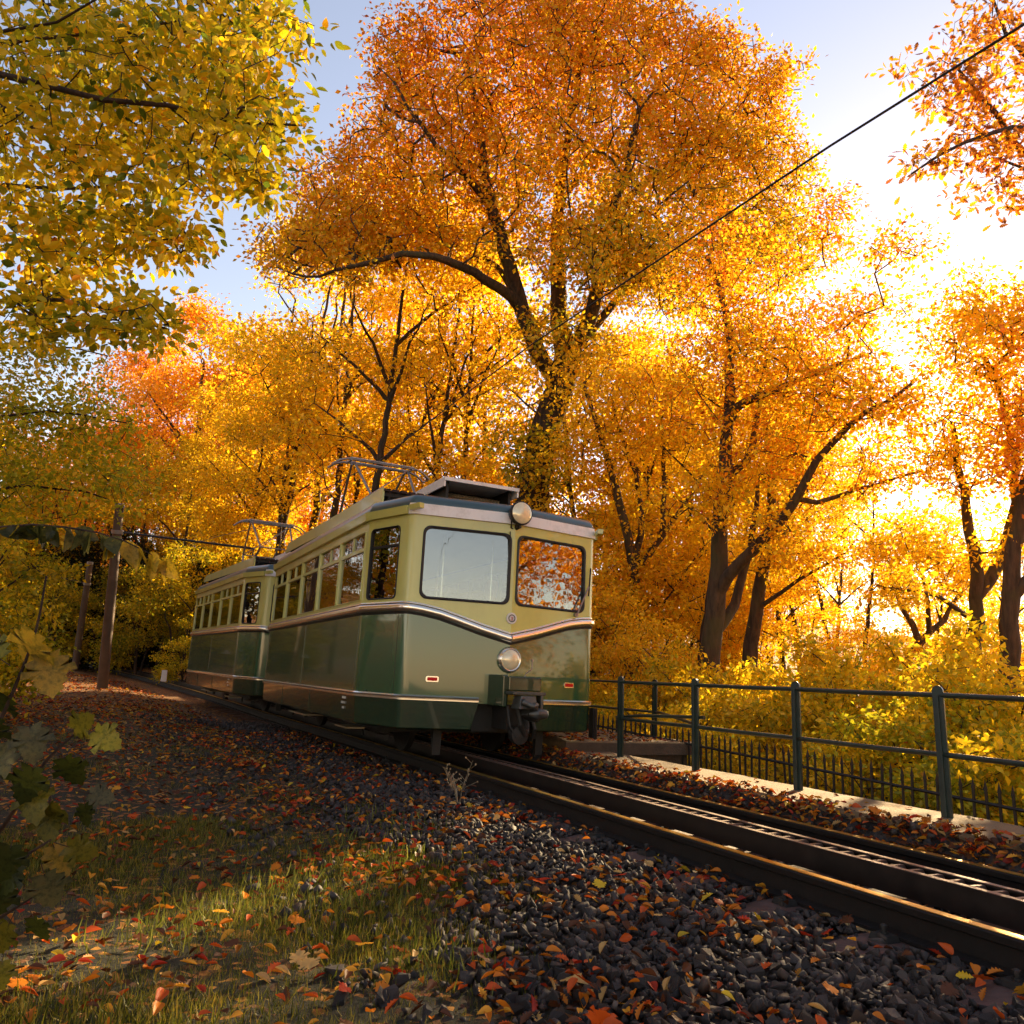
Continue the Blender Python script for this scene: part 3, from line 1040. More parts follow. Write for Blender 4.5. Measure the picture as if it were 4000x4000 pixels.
    mb.tube([(a, by - .0066, cz + b) for a, b in q], .0032, 5); mb.build('badge_figure', M['red_ink'], bd)
    # side lettering panel on the skirt
    mb = MB()
    for r in range(3):
        for c in range(6):
            if rng.random() < .8: mb.bbox(-W2 - .0045, -W2 - .0035, 1.0 + c * .028, 1.018 + c * .028, .53 - r * .05, .552 - r * .05)
    mb.build('lettering', M['white'], root)
    for s in (-1, 1):
        for u_, z0_, z1_ in ((U_SIDE0 + .05, ZT + .03, 1.355), (U_SIDE0 + 1.95, ZSK, ZT - .03), (U_SIDE0 + 3.6, ZSK, ZT - .03), (U_SIDE1 - .05, ZT + .03, 1.355), (U_SIDE0 + 2.5, ZT + .03, 1.355), (U_TAP0 + .03, ZT + .03, 1.355)):
            sm = MB()
            V = [pu(u_ + a_, z_, o_, s) for o_ in (-.004, .0035) for a_, z_ in ((-.002, z0_), (.002, z0_), (.002, z1_), (-.002, z1_))]
            sm.add(np.array(V), [(0, 1, 2, 3), (4, 5, 6, 7), (0, 1, 5, 4), (1, 2, 6, 5), (2, 3, 7, 6), (3, 0, 4, 7)])
            sm.build('panel_seam', M['dark_green'], root)
    # coupler and draw gear below the nose
    cp = MB(); cp.bbox(-.17, .17, -.52, ny + .01, .70, .83); cp.bbox(-.20, -.15, -.46, ny + .05, .55, .84)
    cpl = cp.build('coupler_box', M['dark_green'], root, bevel=.01)
    mb = MB(); mb.tube([(.02, -.46, .83), (.03, -.46, .86), (.09, -.47, .90), (.09, -.47, .98)], .006, 6); mb.box((.09, -.47, .985), (.02, .02, .02)); mb.build('lever', M['panto'], cpl)
    hd = MB(); hd.box((-.02, -.56, .60), (.2, .18, .12), taper=.75); hd.box((.0, -.52, .68), (.34, .2, .03)); hd.box((.13, -.57, .60), (.03, .1, .14)); hd.lathe([(.02, -.1), (.06, -.02), (.045, .08), (.03, .1)], (.10, -.60, .50), 'x', 10); hd.tube([(-.06, -.58, .62), (-.08, -.66, .6), (.0, -.70, .57), (.05, -.66, .58)], .03, 8); hd.box((.06, -.5, .48), (.16, .14, .06), rz=.2, ry=.4)
    hd.build('coupler_head', M['steel'], root, bevel=.01)
    un = MB(); un.tube([(-.05, -.48, .55), (-.02, -.5, .40), (.04, -.46, .30), (.10, -.4, .34), (.12, -.34, .5)], .022, 8); un.lathe([(.02, -.05), (.085, -.04), (.085, .04), (.02, .05)], (.0, -.42, .30), 'y', 14); un.tube([(.10, -.46, .5), (.13, -.5, .36), (.15, -.44, .28)], .018, 8); un.tube([(-.12, -.4, .56), (-.1, -.44, .38), (-.04, -.46, .28)], .014, 8); un.bbox(-.09, .09, -.34, .05, .34, .56)
    un.build('draw_gear', M['black'], root)
    # roof equipment: side boards, plank walkways, resistor box, pantograph
    for s in (-1, 1):
        bd = MB()
        x = s * 1.12
        V = [(x, .80, 2.562), (x, .80, 2.738), (x, 5.75, 2.79), (x, 5.99, 2.70), (x, 5.99, 2.645)]
        V = V + [(x - s * .022, b, c) for _, b, c in V]
        bd.add(V, [(0, 1, 2, 3, 4), (9, 8, 7, 6, 5)] + [(i, (i + 1) % 5, 5 + (i + 1) % 5, 5 + i) for i in range(5)])
        bd.build('roof_board', M['cream'], root)
        for k in range(7):
            pl = MB(); xx = s * (1.07 - k * .093); pl.bbox(xx - .035, xx + .035, .78, 5.95, 2.70 + .0, 2.728); pl.build('walkway_plank', M['plank'], root)
        fr = MB()
        for y in np.linspace(.85, 5.8, 8):
            fr.bbox(min(s * 1.09, s * .45), max(s * 1.09, s * .45), y - .02, y + .02, 2.655, 2.698)
            for xx in (1.03, .5): fr.tube([(s * xx, y, 2.50), (s * xx, y, 2.66)], .018, 6)
            fr.tube([(s * 1.03, y, 2.66), (s * .7, y, 2.54)], .010, 5)
            fr.lathe([(.03, 0), (.05, .02), (.03, .04), (.05, .06), (.03, .08)], (s * .8, y + .03, 2.545), 'z', 10)
        fr.build('walkway_frame', M['black'], root)
    bx = MB(); bx.bbox(-.46, .46, .72, 2.1, 2.925, 2.945); bx.bbox(-.46, -.44, .72, 2.1, 2.84, 2.926); bx.bbox(.44, .46, .72, 2.1, 2.84, 2.926); bx.bbox(-.46, .46, .705, .719, 2.905, 2.944)
    rb = bx.build('resistor_box', M['gutter'], root)
    bx = MB(); bx.bbox(-.40, -.37, .8, 2.05, 2.56, 2.92); bx.bbox(.37, .40, .8, 2.05, 2.56, 2.92); bx.bbox(-.369, .369, 1.25, 2.0, 2.58, 2.915); bx.bbox(-.42, .42, .78, 2.07, 2.55, 2.575)
    for s in (-1, 1): bx.tube([(s * .46, .9, 2.56), (s * .40, .84, 2.72)], .014, 6)
    bx.build('box_frame', M['black'], rb)
    for z, y in ((2.80, .98), (2.70, 1.02)):
        a = np.linspace(-.34, .34, 190)
        co = MB(); co.tube(np.stack([a, y + .03 * np.cos(a * 320), z + .03 * np.sin(a * 320)], 1), .006, 4); co.build('resistor_coil', M['coil'], rb)
    pg = MB(); yc, zh = 4.8, 4.05
    pg.bbox(-.5, .5, yc - .5, yc - .46, 2.74, 2.78); pg.bbox(-.5, .5, yc + .46, yc + .5, 2.74, 2.78); pg.bbox(-.5, -.46, yc - .46, yc + .46, 2.74, 2.78); pg.bbox(.46, .5, yc - .46, yc + .46, 2.74, 2.78)
    for sx in (-1, 1):
        for sy in (-1, 1): pg.lathe([(.03, 0), (.055, .03), (.03, .05), (.055, .08), (.03, .1), (.055, .13), (.03, .2)], (sx * .46, yc + sy * .46, 2.55), 'z', 10)
    pt = pg.build('pantograph', M['black'], root)
    ar = MB()
    for sy in (-1, 1):
        kn = yc + sy * .88
        for sx in (-1, 1):
            ar.tube([(sx * .46, yc + sy * .2, 2.80), (sx * .36, kn, 3.36)], .024, 8)
            ar.tube([(sx * .36, kn, 3.36), (sx * .44, yc + sy * .08, zh - .03)], .02, 8)
        ar.tube([(-.38, kn, 3.36), (.38, kn, 3.36)], .014, 8)
        ar.tube([(-.36, kn, 3.36), (.44, yc + sy * .08, zh - .03)], .010, 6)
        ar.tube([(-.46, yc + sy * .2, 2.80), (.36, kn, 3.36)], .010, 6)
    ar.build('pantograph_arm', M['panto'], pt, smooth=.8)
    hd = MB()
    for sy in (-1, 1):
        y = yc + sy * .13
        hd.tube([(-.80, y, zh - .13), (-.68, y, zh - .04), (-.56, y, zh + .0), (.56, y, zh), (.68, y, zh - .04), (.80, y, zh - .13)], .017, 8)
        hd.bbox(-.52, .52, y - .025, y + .025, zh + .012, zh + .03)
    for sx in (-1, 1):
        hd.tube([(sx * .5, yc - .15, zh - .01), (sx * .5, yc + .15, zh - .01)], .016, 8)
        hd.tube([(sx * .79, yc - .13, zh - .13), (sx * .79, yc + .13, zh - .13)], .010, 6)
    hd.build('collector_head', M['panto'], pt, smooth=.8)
    # cabin: benches, handrails, ceiling, driver desk
    for y in np.arange(1.1, 5.6, .82):
        for s in (-1, 1):
            sb = MB(); sb.bbox(min(s * 1.18, s * .3), max(s * 1.18, s * .3), y, y + .4, .98, 1.08); sb.bbox(min(s * 1.18, s * .3), max(s * 1.18, s * .3), y + .38, y + .46, 1.05, 1.62); sb.bbox(min(s * 1.1, s * .4), max(s * 1.1, s * .4), y + .1, y + .3, .64, .98)
            sb.build('bench', M['seat'], root, bevel=.02)
    ds = MB(); ds.bbox(-.8, .8, .12, .38, .64, 1.42); ds.build('driver_desk', M['interior'], root)
    cl = MB(); cl.bbox(-1.0, 1.0, .4, 6.0, 2.36, 2.38); cl.build('ceiling_lining', M['interior'], root)
    for s in (-1, 1):
        for y in (1.0, 2.7, 4.4):
            hr = MB(); hr.tube([(s * .3, y, .64), (s * .3, y, 2.36)], .014, 8); hr.build('grab_pole', M['chrome'], root)
    return root

tram = build_tram()

# two people inside the leading car, seen dimly through the windscreen
def person(label, x, y, cloth, hair, turn):
    me = bpy.data.meshes.new('person')
    J = [((0, 0, 1.12), .15), ((0, 0, 1.35), .155), ((0, 0, 1.55), .17), ((0, 0, 1.66), .07), ((0, -.02, 1.74), .062), ((0, -.03, 1.80), .085), ((0, -.02, 1.88), .10), ((0, -.01, 1.96), .07),
         ((.17, 0, 1.58), .06), ((.22, -.02, 1.36), .05), ((.17, -.20, 1.22), .04), ((.12, -.30, 1.20), .028),
         ((-.17, 0, 1.58), .06), ((-.22, -.02, 1.36), .05), ((-.17, -.20, 1.22), .04), ((-.12, -.30, 1.20), .028),
         ((.10, -.05, 1.10), .10), ((.11, -.40, 1.08), .075), ((.11, -.42, .72), .05), ((.11, -.52, .66), .04),
         ((-.10, -.05, 1.10), .10), ((-.11, -.40, 1.08), .075), ((-.11, -.42, .72), .05), ((-.11, -.52, .66), .04)]
    E = [(0, 1), (1, 2), (2, 3), (3, 4), (4, 5), (5, 6), (6, 7), (2, 8), (8, 9), (9, 10), (10, 11), (2, 12), (12, 13), (13, 14), (14, 15), (0, 16), (16, 17), (17, 18), (18, 19), (0, 20), (20, 21), (21, 22), (22, 23)]
    me.from_pydata([j[0] for j in J], E, [])
    o = new_obj('person', me)
    o.location = (x, y, 0)
    o.rotation_euler = (0, 0, turn)
    m = o.modifiers.new('skin', 'SKIN')
    sv = me.skin_vertices[0].data
    for i, j in enumerate(J):
        sv[i].radius = (j[1], j[1])
    sv[0].use_root = True
    s = o.modifiers.new('sub', 'SUBSURF')
    s.levels = s.render_levels = 2
    dg = bpy.context.evaluated_depsgraph_get()
    me2 = bpy.data.meshes.new_from_object(o.evaluated_get(dg))
    o.modifiers.clear()
    o.data = me2
    me2.materials.clear()
    me2.materials.append(M[cloth]); me2.materials.append(M['skin'])
    for p in me2.polygons:
        p.use_smooth = True
        c = p.center
        if c.z > 1.66 or (c.y < -.22 and 1.15 < c.z < 1.30 and abs(c.x) > .08): p.material_index = 1
    tag(o, label, 'person')
    hb = MB(); hb.lathe([(.02, .145), (.07, .125), (.105, .07), (.115, .01), (.10, -.06), (.06, -.09)], (0, .02, 1.875), 'z', 14)
    hb.build('hair', M[hair], o, smooth=.9)
    nb = MB(); nb.lathe([(.018, -.02), (.012, .01), (.004, .03)], (0, -.125, 1.835), 'z', 8)
    nb.build('nose', M['skin'], o, smooth=.9)
person('grey haired person in blue seated behind the front windscreen', -.62, 1.28, 'cloth_blue', 'hair', .2)
person('dark haired person in pink seated beside the cab pillar', .42, 1.28, 'cloth_pink', 'hair_dark', -.1)

tram2 = copy_tree(tram)
tram2.location = (-.179, 6.962, .021)
tram2.rotation_euler = (.007, 0, .064)
tram2['label'] = 'second green and cream railcar coupled behind the leading one'

# ------------------------------------------------------------------ overhead line and masts
wpts = [(.02, -14, 3.85), (.01, -5.35, 3.985), (0, -4.2, 4.06), (0, -.3, 4.215), (0, 2.0, 4.20), (-.05, 4.8, 4.105), (-.2, 8, 4.22), (-.45, 12, 4.13), (-1.0, 17, 4.5), (-3.2, 30, 4.9)]
w = MB().tube(wpts, .0075, 6).build('overhead_wire', M['wire'])
tag(w, 'black overhead contact wire stretched above the track', 'wire')
def mast(base, top, r, label, arm=None, group=None):
    base, top = np.array(base), np.array(top)
    o = thing('mast', label, 'mast', base, group=group)
    d = top - base
    MB().tube([(0, 0, 0) - d * .05, d * .5, d], [r, r * .9, r * .78], 16).build('shaft', M['pole'], o, smooth=.8)
    MB().tube([d * .99, d * 1.012], r * .86, 16).build('cap', M['panto'], o, smooth=.8)
    if arm is not None:
        a = d * arm[0]
        MB().tube([a - d * .01, a + d * .01], r * 1.08, 14).build('clamp_band', M['panto'], o, smooth=.8)
        e = np.array(arm[1]) - base
        MB().tube([a, a * .5 + e * .5, e], .028, 8).build('bracket_arm', M['wire'], o, smooth=.8)
        MB().tube([e, e - np.array([0, 0, .18])], .02, 6).build('wire_hanger', M['wire'], o)
    return o
b = at(400, 2690, 19)
mast((b[0], b[1], float(gz(b[0], b[1])) - .1), at(468, 1975, 19), .125, 'tall brown catenary mast standing on the leafy lawn beside the track', (.86, tuple(at(990, 2143, 20))))
b = at(300, 2563, 30)
mast((b[0], b[1], b[2] - .4), at(352, 2200, 30), .13, 'shorter dim catenary mast in the forest shade further up the line', (.80, at(186, 2244, 30)))
mk = thing('marker_post', 'small white marker stone standing beside the far track', 'marker', at(640, 2648, 24))
MB().box((0, 0, .06), (.16, .12, .34), taper=.9).build('stone', M['white'], mk, bevel=.015)
sg_ = thing('warning_sign', 'small triangular white sign at the forest edge by the far track', 'sign', at(4, 2500, 32))
MB().add([(-.2, 0, -.05), (.2, 0, -.05), (0, 0, .3), (-.2, .02, -.05), (.2, .02, -.05), (0, .02, .3)], [(0, 1, 2), (3, 5, 4), (0, 1, 4, 3), (1, 2, 5, 4), (2, 0, 3, 5)]).build('plate', M['white'], sg_)
MB().tube([(0, .04, -1.6), (0, .04, .2)], .03, 8).build('pole', M['pole'], sg_)

# ------------------------------------------------------------------ leaves
G, GY, YL, YO, OR, RD, BR = (.12, .17, .012), (.42, .40, .015), (.93, .60, .016), (.92, .43, .012), (.80, .24, .010), (.48, .075, .008), (.22, .09, .02)
def pal(*cols):
    C = np.array(cols)
    def f(t):
        t = np.clip(t, 0, 1) * (len(C) - 1)
        i = np.minimum(t.astype(int), len(C) - 2)
        w = (t - i)[:, None]
        return C[i] * (1 - w) + C[i + 1] * w
    return f

def half_leaf(xs, ws, fold=.25, curl=.0):
    """two n-gons hinged on the midrib"""
    n = len(xs)
    V = [(0, 0, 0), (1, 0, -curl)]
    L = [(x, w, fold * w - curl * x * x) for x, w in zip(xs, ws)]
    R_ = [(x, -w, fold * w - curl * x * x) for x, w in zip(xs, ws)]
    V += L + R_
    return np.array(V, dtype=float), [[0, 1] + list(range(2 + n - 1, 1, -1)), [1, 0] + list(range(2 + n, 2 + 2 * n))]
T_SIMPLE = half_leaf([.5], [.30], .3, .1)
T_OVATE = half_leaf([.12, .4, .72], [.17, .30, .22], .3, .12)
T_BEECH = half_leaf([.05, .22, .45, .68, .88], [.10, .24, .30, .23, .10], .28, .15)
T_OAK = half_leaf([.06, .14, .24, .30, .42, .49, .62, .69, .80, .86, .96], [.05, .05, .17, .08, .25, .12, .29, .16, .24, .14, .09], .2, .16)
def maple_template():
    out = [(0, 0), (-.06, .10), (-.10, .30), (.06, .24), (.10, .44), (.30, .40), (.26, .52), (.46, .56), (.44, .38), (.56, .30), (.62, .36), (.72, .22), (.82, .24), (.88, .10), (1.0, 0)]
    half = np.array(out)
    n = len(half)
    def zf(x, y): return .12 * abs(y) - .10 * x * x + .05 * math.sin(7 * y + 4 * x)
    V = [(x, y, zf(x, y)) for x, y in half] + [(x, -y, zf(x, y)) for x, y in half[1:-1]]
    c = len(V)
    V.append((.35, 0, .01))
    f = [[c, i, i + 1] for i in range(n - 1)]
    mir = [0] + list(range(n, n + n - 2)) + [n - 1]
    f += [[c, mir[i + 1], mir[i]] for i in range(n - 1)]
    return np.array(V, dtype=float), f
T_MAPLE = maple_template()

def leaves(name, P, D, Nn, S, C, tmpl):
    V, F = tmpl
    n, k = len(P), len(V)
    X = norm(D)
    Z = Nn - (Nn * X).sum(1, keepdims=True) * X
    Z = norm(Z + 1e-6)
    Yv = np.cross(Z, X)
    W = P[:, None, :] + S[:, None, None] * (V[None, :, 0:1] * X[:, None, :] + V[None, :, 1:2] * Yv[:, None, :] + V[None, :, 2:3] * Z[:, None, :])
    me = mesh_np(name, W.reshape(-1, 3), F, k, n)
    a = me.attributes.new('leafcol', 'FLOAT_COLOR', 'POINT')
    col = np.concatenate([np.repeat(C, k, 0), np.ones((n * k, 1))], 1)
    a.data.foreach_set('color', col.astype(np.float32).ravel())
    return me

# ------------------------------------------------------------------ growing trees
class Tree:
    def __init__(self):
        self.p, self.par, self.rad = [], [], []
    def limb(self, pts, r0, r1, parent=-1, step=.4):
        """a hand placed limb; returns its node ids"""
        pts = np.array(pts, dtype=float)
        seg = np.linalg.norm(np.diff(pts, axis=0), axis=1)
        u = np.concatenate([[0], np.cumsum(seg)])
        n = max(2, int(u[-1] / step) + 1)
        t = np.linspace(0, u[-1], n)
        # smooth interpolation
        P = np.stack([np.interp(t, u, pts[:, k]) for k in range(3)], 1)
        for _ in range(2):
            P[1:-1] = .25 * P[:-2] + .5 * P[1:-1] + .25 * P[2:]
        P[1:-1] += rng.normal(0, step * .05, P[1:-1].shape)
        ids = []
        if parent >= 0:
            P = P[1:]; t = t[1:]
        for q, tt in zip(P, t):
            self.p.append(q); self.par.append(parent)
            self.rad.append(r0 + (r1 - r0) * tt / u[-1])
            parent = len(self.p) - 1
            ids.append(parent)
        return ids
    def nearest(self, q):
        return int(np.argmin(((np.array(self.p) - np.asarray(q)) ** 2).sum(1)))
    def grow(self, A, step=.35, rise=.55, wobble=.10, droop=0.0):
        """joins every crown point to the nearest lower branch"""
        n0 = len(self.p)
        cap = n0 + len(A) * 14
        P = np.empty((cap, 3)); P[:n0] = self.p
        n = n0
        base = P[:n0]
        d0 = np.array([((base - a) ** 2).sum(1).min() for a in A])
        self.tips = []
        for a in A[np.argsort(d0)]:
            df = a - P[:n]
            h = np.hypot(df[:, 0], df[:, 1])
            c = h * h + (df[:, 2] - rise * h) ** 2
            j = int(np.argmin(c))
            v = a - P[j]
            L = math.sqrt(v @ v)
            k = min(12, max(1, int(round(L / step))))
            par = j
            side = rng.normal(0, wobble * L, 3)
            for i in range(1, k + 1):
                t = i / k
                if n >= cap: break
                q = P[j] + v * t + side * math.sin(PI * t) + np.array([0, 0, -droop * L * (t - t * t)])
                P[n] = q
                self.par.append(par); self.rad.append(0.0)
                par = n
                n += 1
            self.tips.append(par)
        self.p = list(P[:n])
        return self
    def bark(self, name, tip_r=.007, expo=.45, minr=.004, sides=(3, 5, 9)):
        P = np.array(self.p)
        par = np.array(self.par)
        n = len(P)
        cnt = np.zeros(n)
        has = np.zeros(n, dtype=bool)
        for i in range(n - 1, -1, -1):
            if cnt[i] == 0: cnt[i] = 1
            if par[i] >= 0: cnt[par[i]] += cnt[i]
        r = np.maximum(tip_r * cnt ** expo, minr)
        fixed = np.array(self.rad)
        r = np.where(fixed > 0, np.maximum(fixed, np.minimum(r, fixed * 1.15)), r)
        ch = [[] for _ in range(n)]
        for i in range(n):
            if par[i] >= 0: ch[par[i]].append(i)
        for i in range(n):                       # branches never thicker than what carries them
            if par[i] >= 0: r[i] = min(r[i], r[par[i]])
        mb = MB()
        roots = [i for i in range(n) if par[i] < 0]
        stack = [(i, None) for i in roots]
        while stack:
            i, fr = stack.pop()
            chain = [] if fr is None else [fr]
            rr = [] if fr is None else [min(r[fr], r[i] * 1.25)]
            while True:
                chain.append(i); rr.append(r[i])
                if not ch[i]: break
                m = max(ch[i], key=lambda q: (fixed[q] > 0, cnt[q]))
                for q in ch[i]:
                    if q != m: stack.append((q, i))
                i = m
            if len(chain) < 2: continue
            rr = np.array(rr)
            k = sides[0] if rr[0] < .012 else sides[1] if rr[0] < .05 else sides[2]
            mb.tube(P[chain], rr, k, cap=False)
        me = bpy.data.meshes.new(name)
        me.from_pydata(np.concatenate(mb.v).tolist(), [], mb.f)
        me.polygons.foreach_set('use_smooth', np.ones(len(me.polygons), dtype=bool))
        me.update()
        return me
    def foliage(self, name, per, spread, size, palette, tmpl=T_SIMPLE, hue=None, up=.6, keep=None, noise_s=.35, var=.35):
        P = np.array(self.p)
        par = np.array(self.par)
        tip = np.array(self.tips)
        T = P[tip]
        back = P[np.maximum(par[tip], 0)]
        n = len(tip) * per
        t = np.repeat(T, per, 0)
        b = np.repeat(back, per, 0)
        w = rng.random((n, 1)) ** .7
        base = b + (t - b) * (.2 + 1.1 * w)
        off = rng.normal(0, 1, (n, 3)) * spread
        off[:, 2] *= .7
        Q = base + off
        D = norm(norm(off) + rng.normal(0, .6, (n, 3)) + np.array([0, 0, -.25]))
        Nn = norm(rng.normal(0, 1, (n, 3)) * (1 - up * .5) + np.array([0, 0, up]))
        S = size * (.65 + .6 * rng.random(n))
        cl = np.repeat(rng.normal(0, .5, len(tip)), per)
        tt = (hue(Q) if hue is not None else .5) + noise_s * .5 * cl + (rng.random(n) - .5) * var
        C = palette(np.asarray(tt) * np.ones(n))
        C = C * (.8 + .4 * rng.random((n, 1)))
        if keep:                                   # the leaves that show largest become parts of their own
            ok, z = seen(Q, 40)
            key = np.where(ok, z / S, 1e9)
            idx = np.argsort(key)[:keep]
            m = np.ones(n, dtype=bool)
            m[idx] = False
            self.single = (Q[idx], D[idx], Nn[idx], S[idx], C[idx])
            Q, D, Nn, S, C = Q[m], D[m], Nn[m], S[m], C[m]
        return leaves(name, Q, D, Nn, S, C, tmpl)

def blob_points(blobs, n):
    """crown points inside ellipsoids given as (centre, radii, weight)"""
    w = np.array([b[2] for b in blobs], dtype=float)
    w = w / w.sum()
    out = []
    for (c, r, _), wi in zip(blobs, w):
        k = max(1, int(round(n * wi)))
        d = norm(rng.normal(0, 1, (k, 3)))
        rr = rng.random((k, 1)) ** (1 / 2.4)
        out.append(np.array(c) + d * rr * np.array(r))
    return np.concatenate(out)

def px_blobs(spec, d0):
    """ellipsoids whose outline was read off the photograph: (u, v, half width px, half height px, depth radius m, depth offset m, weight)"""
    out = []
    rot = _CM
    for u, v, ru, rv, rd, dd, w in spec:
        d = d0 + dd
        out.append((u, v, ru, rv, rd, d, w))
    return out
def thin_gaps(A):
    """crowns stay open where the photograph shows sun patches on lawn, ledge and far track"""
    s_ = np.array(_sd)
    g = A - s_ * ((A[:, 2:3] + .1) / s_[2])
    def seg(a, b):
        a, b = np.array(a), np.array(b)
        t = np.clip(((g[:, :2] - a) @ (b - a)) / ((b - a) @ (b - a)), 0, 1)
        return np.linalg.norm(g[:, :2] - a - t[:, None] * (b - a), axis=1)
    bad = (seg((-1.8, -2.68), (-4.1, -4.1)) < .42) | (seg((1.0, -.6), (1.0, -3.4)) < .85) | (seg((-1.0, 15.0), (-7, 15.0)) < 1.6)
    return A[~(bad & (rng.random(len(A)) < .97))]
def px_points(spec, d0, n):
    w = np.array([s[6] for s in spec], dtype=float); w /= w.sum()
    out = []
    for (u, v, ru, rv, rd, dd, _), wi in zip(spec, w):
        k = max(1, int(round(n * wi)))
        q = norm(rng.normal(0, 1, (k, 3))) * rng.random((k, 1)) ** (1 / 2.4)
        for a, b, c in q:
            out.append(at(u + a * ru, v + b * rv, d0 + dd + c * rd))
    return thin_gaps(np.array(out))

def finish_tree(name, label, cat, t, base, crown_args, bark_mat, group=None, bark_kw={}):
    base = np.array(base)
    o = thing(name, label, cat, base, group=group)
    bm = t.bark('trunk', **bark_kw)
    tr = new_obj('trunk', bm, bark_mat, o)
    tr.matrix_parent_inverse = Matrix.Translation(-Vector(base))
    cm = t.foliage('crown', **crown_args)
    cr = new_obj('crown', cm, M['leaf'], o)
    cr.matrix_parent_inverse = Matrix.Translation(-Vector(base))
    if crown_args.get('keep'):
        cr['kind'] = 'stuff'
        leaf_parts(o, base, t.single, crown_args.get('tmpl', T_SIMPLE))
    return o

_leaf_cache = {}
def leaf_mesh_single(tmpl, col):
    key = (id(tmpl), tuple(np.round(col, 3)))
    if key not in _leaf_cache:
        me = leaves('leaf', np.zeros((1, 3)), np.array([[1., 0, 0]]), np.array([[0, 0, 1.]]), np.ones(1), np.array([col]), tmpl)
        me.materials.append(M['leaf_near'])
        _leaf_cache[key] = me
    return _leaf_cache[key]
def frame_matrix(p, d, n, s):
    X = norm(d); Z = norm(n - (n @ X) * X); Yv = np.cross(Z, X)
    m = Matrix.Identity(4)
    for r in range(3):
        m[r][0], m[r][1], m[r][2], m[r][3] = X[r] * s, Yv[r] * s, Z[r] * s, p[r]
    return m
def leaf_parts(root, base, single, tmpl):
    Q, D, Nn, S, C = single
    order = np.argsort(C.sum(1))
    groups = np.array_split(order, 10)
    for g in groups:
        if not len(g): continue
        me = leaf_mesh_single(tmpl, C[g[len(g) // 2]])
        for i in g:
            o = new_obj('leaf', me, None, root)
            o.matrix_basis = frame_matrix(Q[i] - base, D[i], Nn[i], S[i])

